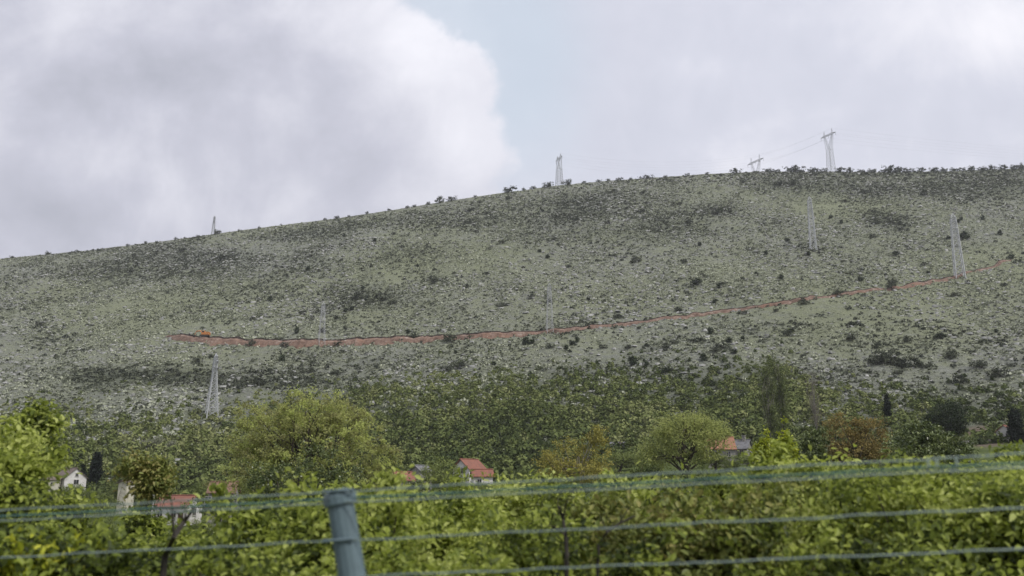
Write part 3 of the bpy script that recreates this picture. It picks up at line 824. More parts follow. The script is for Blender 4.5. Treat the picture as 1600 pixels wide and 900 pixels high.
def tower_slim(name, base, H, yaw, label, arms=3, b0=2.7, lr=0.2, b1=0.9, group='lattice pylons on the slope'):
    root = empty(name, base, yaw)
    tag(root, label, 'pylon', group)
    hw = H * 0.72
    cor = [(1, 1), (-1, 1), (-1, -1), (1, -1)]
    for (sx, sy) in cor:
        m = MB()
        m.tube([(sx * b0, sy * b0, -0.8), (sx * b1, sy * b1, hw), (sx * b1 * .8, sy * b1 * .8, H * 0.93)], [lr * 1.15, lr, lr * .8], 4)
        m.build('leg', M['steel'], root)
    m = MB()
    n = 9
    hs = [hw * (1 - (1 - i / n) ** 1.35) for i in range(n + 1)] + [hw + (H * .93 - hw) * i / 4 for i in range(1, 5)]
    def bw(z): return b0 + (b1 - b0) * z / hw if z < hw else b1 * (1 - .2 * (z - hw) / (H * .93 - hw))
    for i in range(len(hs) - 1):
        z0, z1 = hs[i], hs[i + 1]; w0, w1 = bw(z0), bw(z1)
        for k in range(4):
            (ax, ay), (bx, by) = cor[k], cor[(k + 1) % 4]
            strut(m, (ax * w0, ay * w0, z0), (bx * w1, by * w1, z1), lr * .36)
            strut(m, (bx * w0, by * w0, z0), (ax * w1, ay * w1, z1), lr * .36)
            strut(m, (ax * w1, ay * w1, z1), (bx * w1, by * w1, z1), lr * .36)
    m.build('bracing', M['steel'], root)
    m = MB()
    for (sx, sy) in cor: m.tube([(sx * b1 * .8, sy * b1 * .8, H * .93), (0, 0, H)], lr * .8, 4)
    m.build('peak', M['steel'], root)
    tips = []
    for j, (z, ln) in enumerate([(H * .74, 4.6), (H * .84, 5.4), (H * .92, 3.6)][:arms]):
        for s in (-1, 1):
            m = MB()
            w0 = bw(z)
            tip = (s * ln, 0, z + .3)
            for sy in (-1, 1):
                strut(m, (s * w0, sy * w0, z), tip, lr * .7)
                strut(m, (s * w0, sy * w0, z + 1.2), tip, lr * .6)
                strut(m, (s * (w0 + ln) / 2, sy * w0 / 2, z + .15), (s * (w0 + ln) / 2, sy * w0 / 2, z + .75), lr * .4)
            ca = m.build('crossarm', M['steel'], root)
            q = MB()
            q.tube([(s * ln, 0, z + .25), (s * ln, 0, z - 1.4)], .10, 5)
            q.build('insulator', M['ceramic'], ca)
            tips.append(root.location + Vector((math.cos(yaw) * s * ln, math.sin(yaw) * s * ln, z - 1.4)))
    return root, tips

def tower_cat(name, base, H, yaw, label, L=8.0, group='cat head pylons on the skyline'):
    """body with two legs of lattice up to a wide beam with two peaks"""
    root = empty(name, base, yaw)
    tag(root, label, 'pylon', group)
    lr = 0.19
    hw = H * 0.52; zb = H * 0.86
    b0, b1 = 3.0, 2.3
    cor = [(1, 1), (-1, 1), (-1, -1), (1, -1)]
    for (sx, sy) in cor:
        m = MB(); m.tube([(sx * b0, sy * b0, -0.8), (sx * b1, sy * b1, hw)], [lr * 1.2, lr], 4); m.build('leg', M['steel'], root)
    m = MB(); n = 6
    for i in range(n):
        z0, z1 = hw * i / n, hw * (i + 1) / n
        w0, w1 = b0 + (b1 - b0) * i / n, b0 + (b1 - b0) * (i + 1) / n
        for k in range(4):
            (ax, ay), (bx, by) = cor[k], cor[(k + 1) % 4]
            strut(m, (ax * w0, ay * w0, z0), (bx * w1, by * w1, z1), lr * .5)
            strut(m, (bx * w0, by * w0, z0), (ax * w1, ay * w1, z1), lr * .5)
            strut(m, (ax * w1, ay * w1, z1), (bx * w1, by * w1, z1), lr * .5)
    m.build('bracing', M['steel'], root)
    for s in (-1, 1):
        m = MB()
        A = [(s * .15, -b1, hw), (s * b1, -b1, hw), (s * b1, b1, hw), (s * .15, b1, hw)]
        xo = L * 0.52
        B = [(s * (xo - .7), -.6, zb), (s * (xo + .5), -.6, zb), (s * (xo + .5), .6, zb), (s * (xo - .7), .6, zb)]
        for a, b in zip(A, B): strut(m, a, b, lr * .85)
        for i in range(5):
            for k in range(4):
                k2 = (k + 1) % 4
                p0 = Vector(A[k]).lerp(Vector(B[k]), i / 5); p1 = Vector(A[k2]).lerp(Vector(B[k2]), (i + 1) / 5)
                strut(m, p0, p1, lr * .45)
        m.build('fork_arm', M['steel'], root)
        m = MB()
        for (dx, dy) in ((-.7, -.6), (.5, -.6), (.5, .6), (-.7, .6)): strut(m, (s * (xo + dx), dy, zb + 1.3), (s * (xo - .05), 0, H), lr * .8)
        for q in (.35, .7):
            strut(m, (s * (xo - .6 * (1 - q)), -.5 * (1 - q), zb + 1.3 + (H - zb - 1.3) * q), (s * (xo + .4 * (1 - q)), .5 * (1 - q), zb + 1.3 + (H - zb - 1.3) * q), lr * .5)
        m.build('peak', M['steel'], root)
    m = MB()
    for dy in (-.6, .6):
        strut(m, (-L, 0, zb + .6), (-L * .55, dy, zb + 1.3), lr); strut(m, (L, 0, zb + .6), (L * .55, dy, zb + 1.3), lr)
        strut(m, (-L * .55, dy, zb + 1.3), (L * .55, dy, zb + 1.3), lr); strut(m, (-L, 0, zb + .6), (-L * .55, dy, zb), lr)
        strut(m, (L, 0, zb + .6), (L * .55, dy, zb), lr); strut(m, (-L * .55, dy, zb), (L * .55, dy, zb), lr)
        nn = 10
        for i in range(nn):
            x0, x1 = -L * .55 + 1.1 * L * i / nn, -L * .55 + 1.1 * L * (i + 1) / nn
            strut(m, (x0, dy, zb if i % 2 else zb + 1.3), (x1, dy, zb + 1.3 if i % 2 else zb), lr * .55)
    bm_ = m.build('beam', M['steel'], root)
    tips = []
    for xx in (-L * .96, 0, L * .96):
        q = MB(); q.tube([(xx, 0, zb + .5), (xx, 0, zb - 2.4)], .14, 5); q.build('insulator', M['ceramic'], bm_)
        tips.append(Vector(base) + Vector((math.cos(yaw) * xx, math.sin(yaw) * xx, zb - 2.4)))
    tips += [Vector(base) + Vector((math.cos(yaw) * s * L * .51, math.sin(yaw) * s * L * .51, H)) for s in (-1, 1)]
    return root, tips

def tower_height(P, px, py):
    a, e = ray(px, py)
    return CZ + float(e) * P.y - P.z

cat_yaw = math.atan2(-17, 9.5)
P = ground_at(874, 289); _, tA = tower_cat('pylon', P, tower_height(P, 876, 242), math.atan2(-15, 5.5), 'grey cat head pylon on the ridge, the leftmost of the three with fork arms', 8.0)
yb = 900.0; a_, _e = ray(1181, 262); PB = Vector((float(a_) * yb, yb, hz(float(a_) * yb, yb)))
_, tB = tower_cat('pylon', PB, tower_height(PB, 1183, 244), cat_yaw, 'pylon sunk behind the ridge with only its fork head above the bushes', 12.0)
P = ground_at(1299, 268); _, tC = tower_cat('pylon', P, tower_height(P, 1300, 203), cat_yaw, 'tallest cat head pylon on the skyline, to the right of the sunken one', 9.6)
PR = at(2050, 265, 900.0)
tR = [PR + Vector((x, 0, z)) for x, z in ((-8, 0), (0, 0), (8, 0), (-4, 6), (4, 6))]
sl = []
for (bx, by, tyy, label) in [(330, 652, 552, 'pale lattice pylon rising from the scrub below the left end of the red track'),
                             (502, 541, 472, 'faint slim pylon standing behind the red track above the big tree'),
                             (859, 520, 442, 'faint slim pylon at the middle of the red track'),
                             (1271, 391, 307, 'slender pylon on the upper slope below the tallest skyline pylon'),
                             (1500, 434, 334, 'large pale pylon at the right end of the red track')]:
    P = ground_at(bx, by)
    w_ = {652: 2.3, 434: 2.6, 391: 2.0}.get(by, 1.7)
    _, tp_ = tower_slim('pylon', P, tower_height(P, bx, tyy), math.atan2(P.y, P.x) + R(12), label, 3, w_, {652: .20, 434: .30, 391: .24}.get(by, .10), {652: .75, 434: 1.7, 391: 1.4}.get(by, 1.0))
    sl.append(tp_)
a_, _e = ray(333, 366); yb = 858.0; PL = Vector((float(a_) * yb, yb, hz(float(a_) * yb, yb)))
_, tL = tower_slim('pylon', PL, tower_height(PL, 333, 337), math.atan2(PL.y, PL.x) + R(8), 'slim dark pylon top showing above the ridge at the left', 3, 2.0, .24)

def cable(a, b, sag, label, group, r=0.05):
    m = MB(); m.tube(cable_pts(a, b, sag), r * .6, 4)
    o = m.build('power_cable', M['cable'])
    tag(o, label, 'cable', group)
for i in range(5):
    cable(tA[i], tB[i], 9, 'thin cable in the sky between the leftmost fork pylon and the sunken pylon', 'cables from the leftmost fork pylon')
    cable(tB[i], tC[i], 2.5, 'thin cable in the sky between the sunken pylon and the tallest pylon', 'cables to the tallest pylon')
    cable(tC[i], tR[i], 7, 'thin cable in the sky running right from the tallest pylon', 'cables right of the tallest pylon')
for i in range(6):
    cable(tL[i], sl[1][i], 14, 'faint cable hanging down the slope from the ridge pylon at the left', 'cables from the ridge pylon', 0.03)
    cable(sl[0][i], sl[1][i], 6, 'faint cable strung from the pale pylon in the scrub to the one behind the track', 'cables from the pale scrub pylon', 0.03)
    cable(sl[1][i], sl[2][i], 8, 'faint cable strung along the red track between two slim pylons', 'cables along the track', 0.03)
    cable(sl[2][i], sl[4][i], 12, 'faint cable strung along the right half of the track to the large pylon', 'cables to the large pale pylon', 0.03)

# ---------------------------------------------------------------- houses
def house(name, loc, yaw, w, d, h, rh, wall, roof, label, windows=(), gable_windows=(), door=None, chimney=False, over=0.35, cat='house', group=None):
    """ridge along local x; windows: (x, z, width, height) on the front, gable_windows: (side, y, z, width, height)"""
    root = empty(name, loc, yaw)
    tag(root, label, cat, group)
    m = MB()
    zb = -3.0
    m.solid([(-w/2, -d/2, zb), (w/2, -d/2, zb), (w/2, d/2, zb), (-w/2, d/2, zb), (-w/2, -d/2, h), (w/2, -d/2, h), (w/2, d/2, h), (-w/2, d/2, h), (-w/2, 0, h + rh), (w/2, 0, h + rh)],
            [(0, 1, 5, 4), (2, 3, 7, 6), (1, 2, 6, 9, 5), (3, 0, 4, 8, 7), (4, 5, 9, 8), (6, 7, 8, 9)])
    m.build('wall', M[wall], root)
    m = MB(); th = 0.14; q = over
    sl_ = rh / (d / 2)
    for s in (-1, 1):
        y0, z0 = s * (d/2 + q), h - q * sl_ + 0.03
        m.solid([(-w/2 - q, y0, z0), (w/2 + q, y0, z0), (w/2 + q, 0, h + rh + .03), (-w/2 - q, 0, h + rh + .03),
                 (-w/2 - q, y0, z0 + th), (w/2 + q, y0, z0 + th), (w/2 + q, 0, h + rh + th + .03), (-w/2 - q, 0, h + rh + th + .03)],
                [(0, 3, 2, 1), (4, 5, 6, 7), (0, 1, 5, 4), (1, 2, 6, 5), (3, 0, 4, 7)])
    m.tube([(-w/2 - q, 0, h + rh + th + .06), (w/2 + q, 0, h + rh + th + .06)], .13, 6)
    rf = m.build('roof', M[roof], root)
    if chimney:
        c = MB(); cx = w * .22
        c.box(cx - .35, cx + .35, -.6, .1, h + rh * .55, h + rh + 1.0); c.box(cx - .45, cx + .45, -.7, .2, h + rh + 1.0, h + rh + 1.15)
        c.build('chimney', M[wall], rf)
    def win(cx, cy, cz, ww, wh, axis, s):
        m = MB(); t_ = .09; dpt = .10
        def bx(a0, a1, z0, z1, d0, d1):
            if axis == 'y': m.box(a0, a1, min(cy + s * d0, cy + s * d1), max(cy + s * d0, cy + s * d1), z0, z1)
            else: m.box(min(cx + s * d0, cx + s * d1), max(cx + s * d0, cx + s * d1), a0, a1, z0, z1)
        ctr = cx if axis == 'y' else cy
        bx(ctr - ww/2 - t_, ctr - ww/2, cz - wh/2, cz + wh/2, -.02, dpt); bx(ctr + ww/2, ctr + ww/2 + t_, cz - wh/2, cz + wh/2, -.02, dpt)
        bx(ctr - ww/2 - t_, ctr + ww/2 + t_, cz + wh/2, cz + wh/2 + t_, -.02, dpt); bx(ctr - ww/2 - t_ * 2, ctr + ww/2 + t_ * 2, cz - wh/2 - t_ * 1.3, cz - wh/2, -.02, dpt + .06)
        bx(ctr - .03, ctr + .03, cz - wh/2, cz + wh/2, -.02, dpt * .8)
        fr = m.build('window', M['frame'], root)
        m = MB(); bx(ctr - ww/2, ctr + ww/2, cz - wh/2, cz + wh/2, -.01, .03)
        m.build('pane', M['pane'], fr)
    for (x, z, ww, wh) in windows: win(x, -d/2, z, ww, wh, 'y', -1)
    for (s, y, z, ww, wh) in gable_windows: win(s * w/2, y, z, ww, wh, 'x', s)
    if door is not None:
        m = MB(); m.box(door - .5, door + .5, -d/2 - .06, -d/2 + .01, 0, 2.1)
        dr = m.build('door', M['door'], root)
        m = MB(); m.box(door + .32, door + .4, -d/2 - .12, -d/2 - .06, .98, 1.06); m.build('handle', M['steel'], dr)
    return root

def site(px, y):
    a, _ = ray(px, 740)
    x = float(a) * y
    return Vector((x, y, hz(x, y)))
def lift(P, px, py):
    """height above the ground at P of a photo pixel"""
    _, e = ray(px, py)
    return CZ + float(e) * P.y - P.z

# white gabled house at the left
P = site(110, 258); e = lift(P, 110, 747)
house('village_house', P, R(-42), 8.0, 6.0, e, 2.6, 'white_wall', 'old_roof', 'white gabled house with weathered brown roof and a dark square window, at the left',
      windows=[(-2, e - 1.5, 1, 1.2), (2, e - 1.5, 1, 1.2)], gable_windows=[(1, 0.2, e - 1.15, 1.25, 1.2), (1, 0.2, e + .85, .7, .8)])
P = site(79, 254); e = lift(P, 80, 750)
house('outbuilding', P, R(8), 6.4, 4, e, .8, 'cream_wall', 'old_roof', 'low cream outbuilding against the left side of the white gabled house', windows=[(1.5, e - 1.0, .7, .6)], door=-1.5, cat='outbuilding')
P = site(200, 200); e = lift(P, 200, 755)
house('outbuilding', P, R(70), 2.6, 2.2, e, .4, 'cream_wall', 'old_roof', 'narrow pale cream building showing one bare wall between the trees', windows=[(.5, e - 1.2, .5, .7)], cat='outbuilding')
# white house with the red roof
P = site(283, 165); e = lift(P, 285, 791)
house('village_house', P, R(-14), 6.6, 5.0, e, 1.75, 'white_wall', 'red_roof', 'small white house with bright red roof just above the fence wires', windows=[(-1.9, e - 1.3, .9, 1.1), (.9, e - 1.3, .9, 1.1)],
      gable_windows=[(1, 0, e - 1.0, .9, 1.1)], door=2.3, chimney=False)
P = site(352, 150); e = lift(P, 345, 769)
house('village_house', P, R(6), 4.0, 4.0, e, 1.5, 'stone_wall', 'rust_roof', 'house with rusty orange roof half hidden by the left edge of the big round tree', windows=[(-2, e - 1.3, .9, 1.1)], door=1.0)
P = site(628, 176); e = lift(P, 632, 750)
house('village_house', P, R(24), 3.6, 4, e, 1.4, 'stone_wall', 'red_roof', 'red roof corner showing right of the big round tree, left of the stone hut', windows=[(1, e - 1.2, .8, 1)])
P = site(658, 190); e = lift(P, 655, 736)
house('stone_hut', P, R(52), 3.6, 3.0, e, 1.0, 'stone_wall', 'slate', 'narrow grey stone hut with slate roof beside the round light green bush', gable_windows=[(-1, 0, e - 1.4, .5, .7)], cat='hut')
# house with two red roofs
P = site(733, 192); e = lift(P, 738, 733)
house('village_house', P, R(48), 4.9, 4.8, e, 1.9, 'white_wall', 'red_roof', 'taller house with steep red tiled roof right of the round bush', windows=[(0, e - 1.3, .9, 1.1)], gable_windows=[(-1, -.6, e - .4, .9, 1.0), (-1, .9, e - 1.8, .8, 1.0)])
P = site(753, 184); e = lift(P, 752, 744)
house('annex', P, R(12), 3.9, 3.2, e, 1.2, 'white_wall', 'red_roof', 'low annex with red roof attached to the right of the taller red roofed house', windows=[(-.8, e - 1.1, .8, .9)], cat='annex')
# white shed among bushes
P = ground_at(967, 703); e = max(1.6, lift(P, 968, 697))
house('shed', P, R(-8), 5.0, 3.2, e, .5, 'white_wall', 'slate', 'small white shed among the bushes between the amber bush and the light green tree', door=.6, cat='shed')
# terracotta house and its stone neighbour
P = site(1126, 205); e = lift(P, 1126, 702)
house('village_house', P, R(-4), 6.0, 6.0, e, 2.6, 'stone_wall', 'terracotta_roof', 'house with faded terracotta roof beside the light green tree', windows=[(-1.4, e - 1.2, .9, 1.1), (1.5, e - 1.2, .9, 1.1)], chimney=False)
P = site(1160, 212); e = lift(P, 1160, 701)
house('stone_house', P, R(-30), 4.0, 4.4, e, 1.9, 'stone_wall', 'slate', 'grey stone house with slate roof joined to the terracotta roofed one', windows=[(-1.1, e - 1.0, .8, 1.0), (.8, e - 1.0, .8, 1.0)], gable_windows=[(1, 0, e - .8, .7, .9)], chimney=True)
P = site(1583, 262); e = lift(P, 1583, 675)
house('village_house', P, R(38), 4.8, 4.6, e, 1.7, 'white_wall', 'red_roof', 'whitewashed house with red roof beside the tall cypress at the right edge', gable_windows=[(-1, -.8, e - 1.2, .8, 1.1), (-1, 1.0, e - 1.2, .8, 1.1)], windows=[(0, e - 1.2, .9, 1.1)])
# dry stone wall along the brown field
P0, P1 = site(1466, 258), site(1575, 262)
mb = MB(); rw = np.random.default_rng(8)
for i in range(38):
    q = P0.lerp(P1, i / 38); L_ = (P1 - P0).length / 38
    z = hz(q.x, q.y)
    mb.box(q.x + .02, q.x + L_ - .02, q.y - .3, q.y + .3, z - .5, z + .95 + .25 * rw.random())
tag(mb.build('stone_wall', M['stone_wall']), 'low dry stone wall in front of the brown field at the right', 'wall')
# concrete pole
P = site(243, 110); zt = lift(P, 243, 757)
root = empty('utility_pole', P); tag(root, 'pale concrete pole standing between the trees above the red roofed white house', 'pole')
mb = MB(); mb.tube([(0, 0, -.5), (0, 0, zt)], [.17, .11], 8); mb.build('shaft', M['concrete_pole'], root)
mb = MB(); mb.box(-.7, .7, -.05, .05, zt - .35, zt - .25); mb.build('crossarm', M['steel'], root)
for s in (-.55, 0, .55):
    mb = MB(); mb.tube([(s, 0, zt - .25), (s, 0, zt - .02)], .05, 6); mb.build('insulator', M['ceramic'], root)
# pale boulder
P = ground_at(581, 636)
bb = MB(); rb = np.random.default_rng(4)
pts_ = []
for i in range(5):
    for k in range(9):
        th = math.pi * (i + .6) / 5.6; ph = 2 * math.pi * k / 9
        r_ = 1.15 * (0.8 + .35 * rb.random()); pts_.append((r_ * math.sin(th) * math.cos(ph) * 1.2, r_ * math.sin(th) * math.sin(ph), r_ * math.cos(th) * .8 + .9))
fs = [(i * 9 + k, i * 9 + (k + 1) % 9, (i + 1) * 9 + (k + 1) % 9, (i + 1) * 9 + k) for i in range(4) for k in range(9)] + [tuple(range(8, -1, -1)), tuple(range(36, 45))]
bb.solid(pts_, fs)
o = bb.build('boulder', plain('pale_boulder_stone', (0.42, 0.415, 0.40), .9, .2, 1.0, .4)); o.location = P + Vector((0, 0, .6))
tag(o, 'pale boulder in the dark scrub above the right shoulder of the big tree', 'boulder')

# ---------------------------------------------------------------- trees of the valley
def lobes_from_px(P, y, lst, depth=1.0):
    """crown lobes given as (px, py, half width px, half height px) at distance y, local to P"""
    out = []
    for (a, b, rx, ry) in lst:
        c = at(a, b, y)
        k_ = y / F * 1.03
        out.append((c.x - P.x, (random.random() - .5) * rx * k_ * .5, c.z - P.z, rx * k_, rx * k_ * depth, ry * k_))
    return out

P = site(490, 92)
o = make_plant('domed_tree', P, lobes_from_px(P, 92, [(490, 700, 105, 68), (430, 680, 62, 52), (545, 690, 60, 58), (490, 645, 60, 35), (410, 725, 52, 45), (580, 735, 42, 34), (385, 690, 26, 30), (540, 650, 40, 30), (400, 650, 26, 22), (600, 715, 26, 22), (470, 745, 110, 40)], .8),
               1150, 34, 0.56, 0.25, 'olive_tree', 'bark', .42, 70, 21, trunk_top=12, shell=.42, tint_clump=.75, tint_c=.58, up=1.1)
tag(o, 'big domed tree with olive green spring leaves behind the fence post', 'tree')
P = site(470, 84)
o = make_plant('ivy_bush', P, lobes_from_px(P, 84, [(455, 752, 55, 30), (500, 728, 36, 34), (415, 748, 30, 24), (540, 752, 34, 22)], .6), 260, 36, .5, .20, 'glossy', 'bark', .16, 20, 23, tint_c=.38, wood_name='stem', leaf_name='foliage', stems=3)
tag(o, 'darker leafy bush growing into the base of the big domed tree', 'bush')
P = site(1070, 125)
o = make_plant('light_green_tree', P, lobes_from_px(P, 125, [(1070, 685, 48, 38), (1035, 700, 30, 34), (1110, 690, 32, 34), (1085, 660, 30, 16), (1050, 665, 22, 16), (1125, 672, 14, 16), (1010, 715, 18, 20)], .8), 420, 30, .8, .30, 'spring', 'bark', .4, 34, 25, trunk_top=12, tint_c=.58, tint_clump=.5, up=.9)
tag(o, 'light green spreading tree left of the terracotta roof', 'tree')
P = site(895, 115)
o = make_plant('amber_bush', P, lobes_from_px(P, 115, [(885, 718, 42, 26), (930, 705, 22, 34), (860, 728, 24, 18), (935, 685, 13, 16), (905, 738, 50, 18)], .8), 320, 30, .65, .24, 'amber', 'pale_bark', .22, 30, 27, tint_c=.55, stems=3)
tag(o, 'amber and olive coloured tall bush behind the fence wires', 'bush')
P = site(1335, 88)
o = make_plant('rusty_tree', P, lobes_from_px(P, 88, [(1312, 685, 26, 38), (1362, 690, 28, 36), (1335, 705, 42, 26), (1345, 665, 14, 14)], .8), 300, 30, .5, .20, 'rust', 'bark', .25, 40, 29, trunk_top=9, tint_c=.45, tint_clump=.5)
tag(o, 'rust brown tree with two rounded tops behind the fence at the right', 'tree')
P = site(1440, 66)
o = make_plant('glossy_tree', P, lobes_from_px(P, 66, [(1430, 695, 40, 30), (1470, 700, 38, 26), (1495, 708, 24, 22), (1405, 705, 26, 24), (1440, 675, 22, 16), (1450, 725, 60, 22)], .8), 330, 30, .42, .20, 'glossy', 'bark', .2, 30, 31, trunk_top=7, tint_c=.5, tint_clump=.5)
tag(o, 'dark glossy leaved tree right of the rust brown tree', 'tree')
P = site(1270, 70)
o = make_plant('glossy_tree', P, lobes_from_px(P, 70, [(1270, 700, 20, 26), (1282, 682, 10, 16), (1255, 705, 14, 16), (1268, 725, 28, 18)], .8), 130, 28, .40, .20, 'glossy', 'bark', .12, 14, 33, trunk_top=6, tint_c=.42, tint_clump=.5)
tag(o, 'small dark glossy leaved tree left of the rust brown tree', 'tree')
P = site(1214, 40)
o = make_plant('upright_shrub', P, lobes_from_px(P, 40, [(1198, 706, 12, 26), (1228, 694, 9, 32), (1214, 710, 26, 20), (1185, 712, 10, 16), (1240, 706, 8, 22), (1214, 735, 40, 18)], .9), 240, 26, .20, .14, 'fg_lime', 'bark', .06, 24, 35, tint_c=.42, wood_name='stem', leaf_name='foliage', stems=4)
tag(o, 'bright green shrub with upright shoots right of the stone house', 'shrub')
P = site(688, 150)
o = make_plant('round_bush', P, lobes_from_px(P, 150, [(688, 738, 30, 22), (672, 745, 18, 16), (706, 745, 18, 16), (690, 755, 34, 16)], .9), 240, 34, .6, .24, 'village', 'bark', .15, 18, 37, tint_c=.85, wood_name='stem', leaf_name='foliage', shell=.7)
tag(o, 'round light green bush between the stone hut and the red roofed house', 'bush')
P = site(1478, 276)
o = make_plant('dark_tree', P, lobes_from_px(P, 276, [(1478, 655, 26, 22), (1462, 662, 16, 14), (1494, 660, 15, 16), (1488, 640, 12, 10)], .8), 240, 30, 1.3, .55, 'dark', 'bark', .4, 16, 39, trunk_top=6, tint_c=.45)
tag(o, 'round dark tree standing on the right slope above the stone wall', 'tree')
for i, (px, y, top, hwpx, lab) in enumerate([(1397, 300, 616, 4.5, 'slim dark cypress on the slope above the glossy leaved tree'), (1596, 255, 640, 8.5, 'tall black cypress at the right edge beside the whitewashed house'),
                                             (149, 285, 706, 7.0, 'stout dark cypress behind the white gabled house'), (130, 262, 724, 5.0, 'dark cypress touching the right wall of the white gabled house')]):
    P = site(px, y); H = lift(P, px, top); wr = hwpx * y / F * 1.03
    lob = [(0, 0, H * q, wr * (1 - abs(q - .38) ** 1.5 * 1.4), wr * (1 - abs(q - .38) ** 1.5 * 1.4), H * .11) for q in (.12, .22, .33, .44, .55, .66, .77, .87)] + [(0, 0, H * .95, wr * .22, wr * .22, H * .06)]
    o = make_plant('cypress', P, lob, 210, 26, wr * .5, wr * .42, 'cypress', 'bark', wr * .12, 4, 43 + i, trunk_top=H * .5, shell=.6, up=0)
    tag(o, lab, 'cypress')
# thin poplars, two side by side, and a bare tree
for i, (px, y, top, bot, hwpx, lab) in enumerate([(1206, 232, 566, 690, 13, 'tall thin poplar behind the upright shrub, the left of the close pair'), (1228, 236, 556, 690, 13, 'tall thin poplar, the right and higher of the close pair')]):
    P = site(px, y); H = lift(P, px, top); k_ = y / F
    rp = np.random.default_rng(70 + i)
    lob = []
    for j in range(12):
        q = .25 + .68 * j / 11
        lob.append((rp.normal() * hwpx * k_ * .45, rp.normal() * hwpx * k_ * .45, H * q, hwpx * k_ * (.55 - .25 * abs(q - .5)), hwpx * k_ * .5, H * .10))
    o = make_plant('poplar', P, lob, 330, 17, .8, .36, 'poplar', 'pale_bark', .24, 46, 71 + i, trunk_top=H * .92, tint_c=.5, shell=.2, flat=1.6)
    tag(o, lab, 'poplar', 'pair of thin poplars')
P = site(1281, 226); H = lift(P, 1281, 572); k_ = 226 / F
o = make_plant('bare_tree', P, [(0, 0, H * .85, 13 * k_, 13 * k_, H * .13), (0, 0, H * .62, 15 * k_, 15 * k_, H * .16), (0, 0, H * .45, 12 * k_, 12 * k_, H * .12)], 140, 10, .9, .5, 'twig', 'pale_bark', .16, 60, 75, trunk_top=H * .9, shell=.3, wide=.12)
tag(o, 'nearly leafless brown tree with thin twigs right of the two poplars', 'tree')
# pale blossoming bushes
for i, (px, y, top, hwpx, lab) in enumerate([(238, 290, 684, 20, 'wide bush with pale blossom on the green slope left of the pale pylon'), (268, 296, 690, 9, 'small bush with pale blossom right of the wide blossoming one')]):
    P = site(px, y); H = lift(P, px, top); w_ = hwpx * y / F
    H = max(2.5, min(H, 6))
    P = ground_at(px, top + 16); 
    o = make_plant('blossom_bush', P, [(0, 0, 2.2, w_ * .8, w_ * .6, 1.6), (w_ * .4, 0, 2.8, w_ * .45, w_ * .4, 1.2), (-w_ * .5, 0, 1.8, w_ * .4, w_ * .4, 1.2)], 90, 24, .7, .34, 'blossom', 'bark', .12, 8, 80 + i, tint_c=.5, tint_clump=.5, wood_name='stem', leaf_name='foliage')
    tag(o, lab, 'bush')

# ordinary valley trees and bushes filling the ground between the houses
rv = np.random.default_rng(500)
def village_proto(i):
    rr = np.random.default_rng(600 + i)
    h = 6.5
    lob = [(rr.normal() * 1.2, rr.normal() * 1.2, h * (.45 + .3 * rr.random()), 1.5 + .8 * rr.random(), 1.5 + .8 * rr.random(), 1.2 + .7 * rr.random()) for _ in range(6)]
    return make_plant('valley_tree', (0, 0, 0), lob, 150, 30, .6, .26, 'village', 'bark', .18, 16, 610 + i, trunk_top=4.2, tint_clump=.45)
vprot = [village_proto(i) for i in range(6)]
keep_clear = [(60, 135, 262, 752), (188, 212, 200, 772), (250, 316, 168, 806), (622, 775, 195, 744), (944, 990, 205, 702), (1104, 1180, 216, 704), (1515, 1592, 262, 695), (328, 372, 150, 764), (1385, 1412, 300, 655), (234, 250, 110, 780)]
top_allow = [(0, 690), (110, 705), (200, 705), (330, 700), (600, 735), (660, 742), (780, 728), (900, 722), (1000, 705), (1100, 700), (1180, 690), (1260, 680), (1380, 690), (1500, 675), (1600, 690)]
n = 0; tries = 0
vlabels = [('valley tree of ordinary green in the wooded ground behind the fence', 'tree')]
while n < 95 and tries < 4000:
    tries += 1
    px = rv.uniform(-10, 1610); y = rv.uniform(60, 285)
    P = site(px, y)
    s = rv.uniform(.55, 1.15)
    _, topy = project(P.x, P.y, P.z + 6.2 * s)
    lim = float(np.interp(px, [q[0] for q in top_allow], [q[1] for q in top_allow])) + rv.uniform(-6, 30)
    if topy < lim: continue
    if y < 95 and rv.random() < .5: continue
    bad = False
    hw = 3.2 * s / y * F
    for (x0, x1, yh, clear) in keep_clear:
        if px + hw > x0 and px - hw < x1 and y < yh + 4 and topy < clear: bad = True
        if abs(y - yh) < 7 and x0 - 10 < px < x1 + 10: bad = True
    if bad: continue
    pr = vprot[n % 6]
    o = pr if n < 6 else copy_tree(pr)
    o.location = P; o.rotation_euler = (0, 0, rv.uniform(0, 6.28)); o.scale = (s * rv.uniform(.85, 1.2), s * rv.uniform(.85, 1.2), s)
    tag(o, 'green valley tree in the wooded ground between the houses and the fence', 'tree', 'green trees of the valley')
    n += 1

# bushes that hide the feet of the houses
for px, y, top, hwpx, lab in [(356, 138, 766, 30, 'green bush hiding the wall of the rusty orange roofed house'), (634, 165, 753, 24, 'green bush in front of the red roof corner beside the stone hut'),
                              (752, 172, 751, 26, 'green bush in front of the annex with the red roof'), (1122, 188, 708, 34, 'green bush in front of the faded terracotta roofed house'),
                              (1166, 192, 709, 20, 'green bush in front of the grey stone house'), (966, 240, 706, 30, 'green bush in front of the small white shed')]:
    P = site(px, y); H = lift(P, px, top)
    o = copy_tree(vprot[(int(px) * 7) % 6])
    o.location = P; o.rotation_euler = (0, 0, px * .7); k_ = hwpx * y / F / 2.6
    o.scale = (k_, k_, H / 6.4)
    tag(o, lab, 'bush'); o.name = 'village_bush'
    if 'group' in o: del o['group']

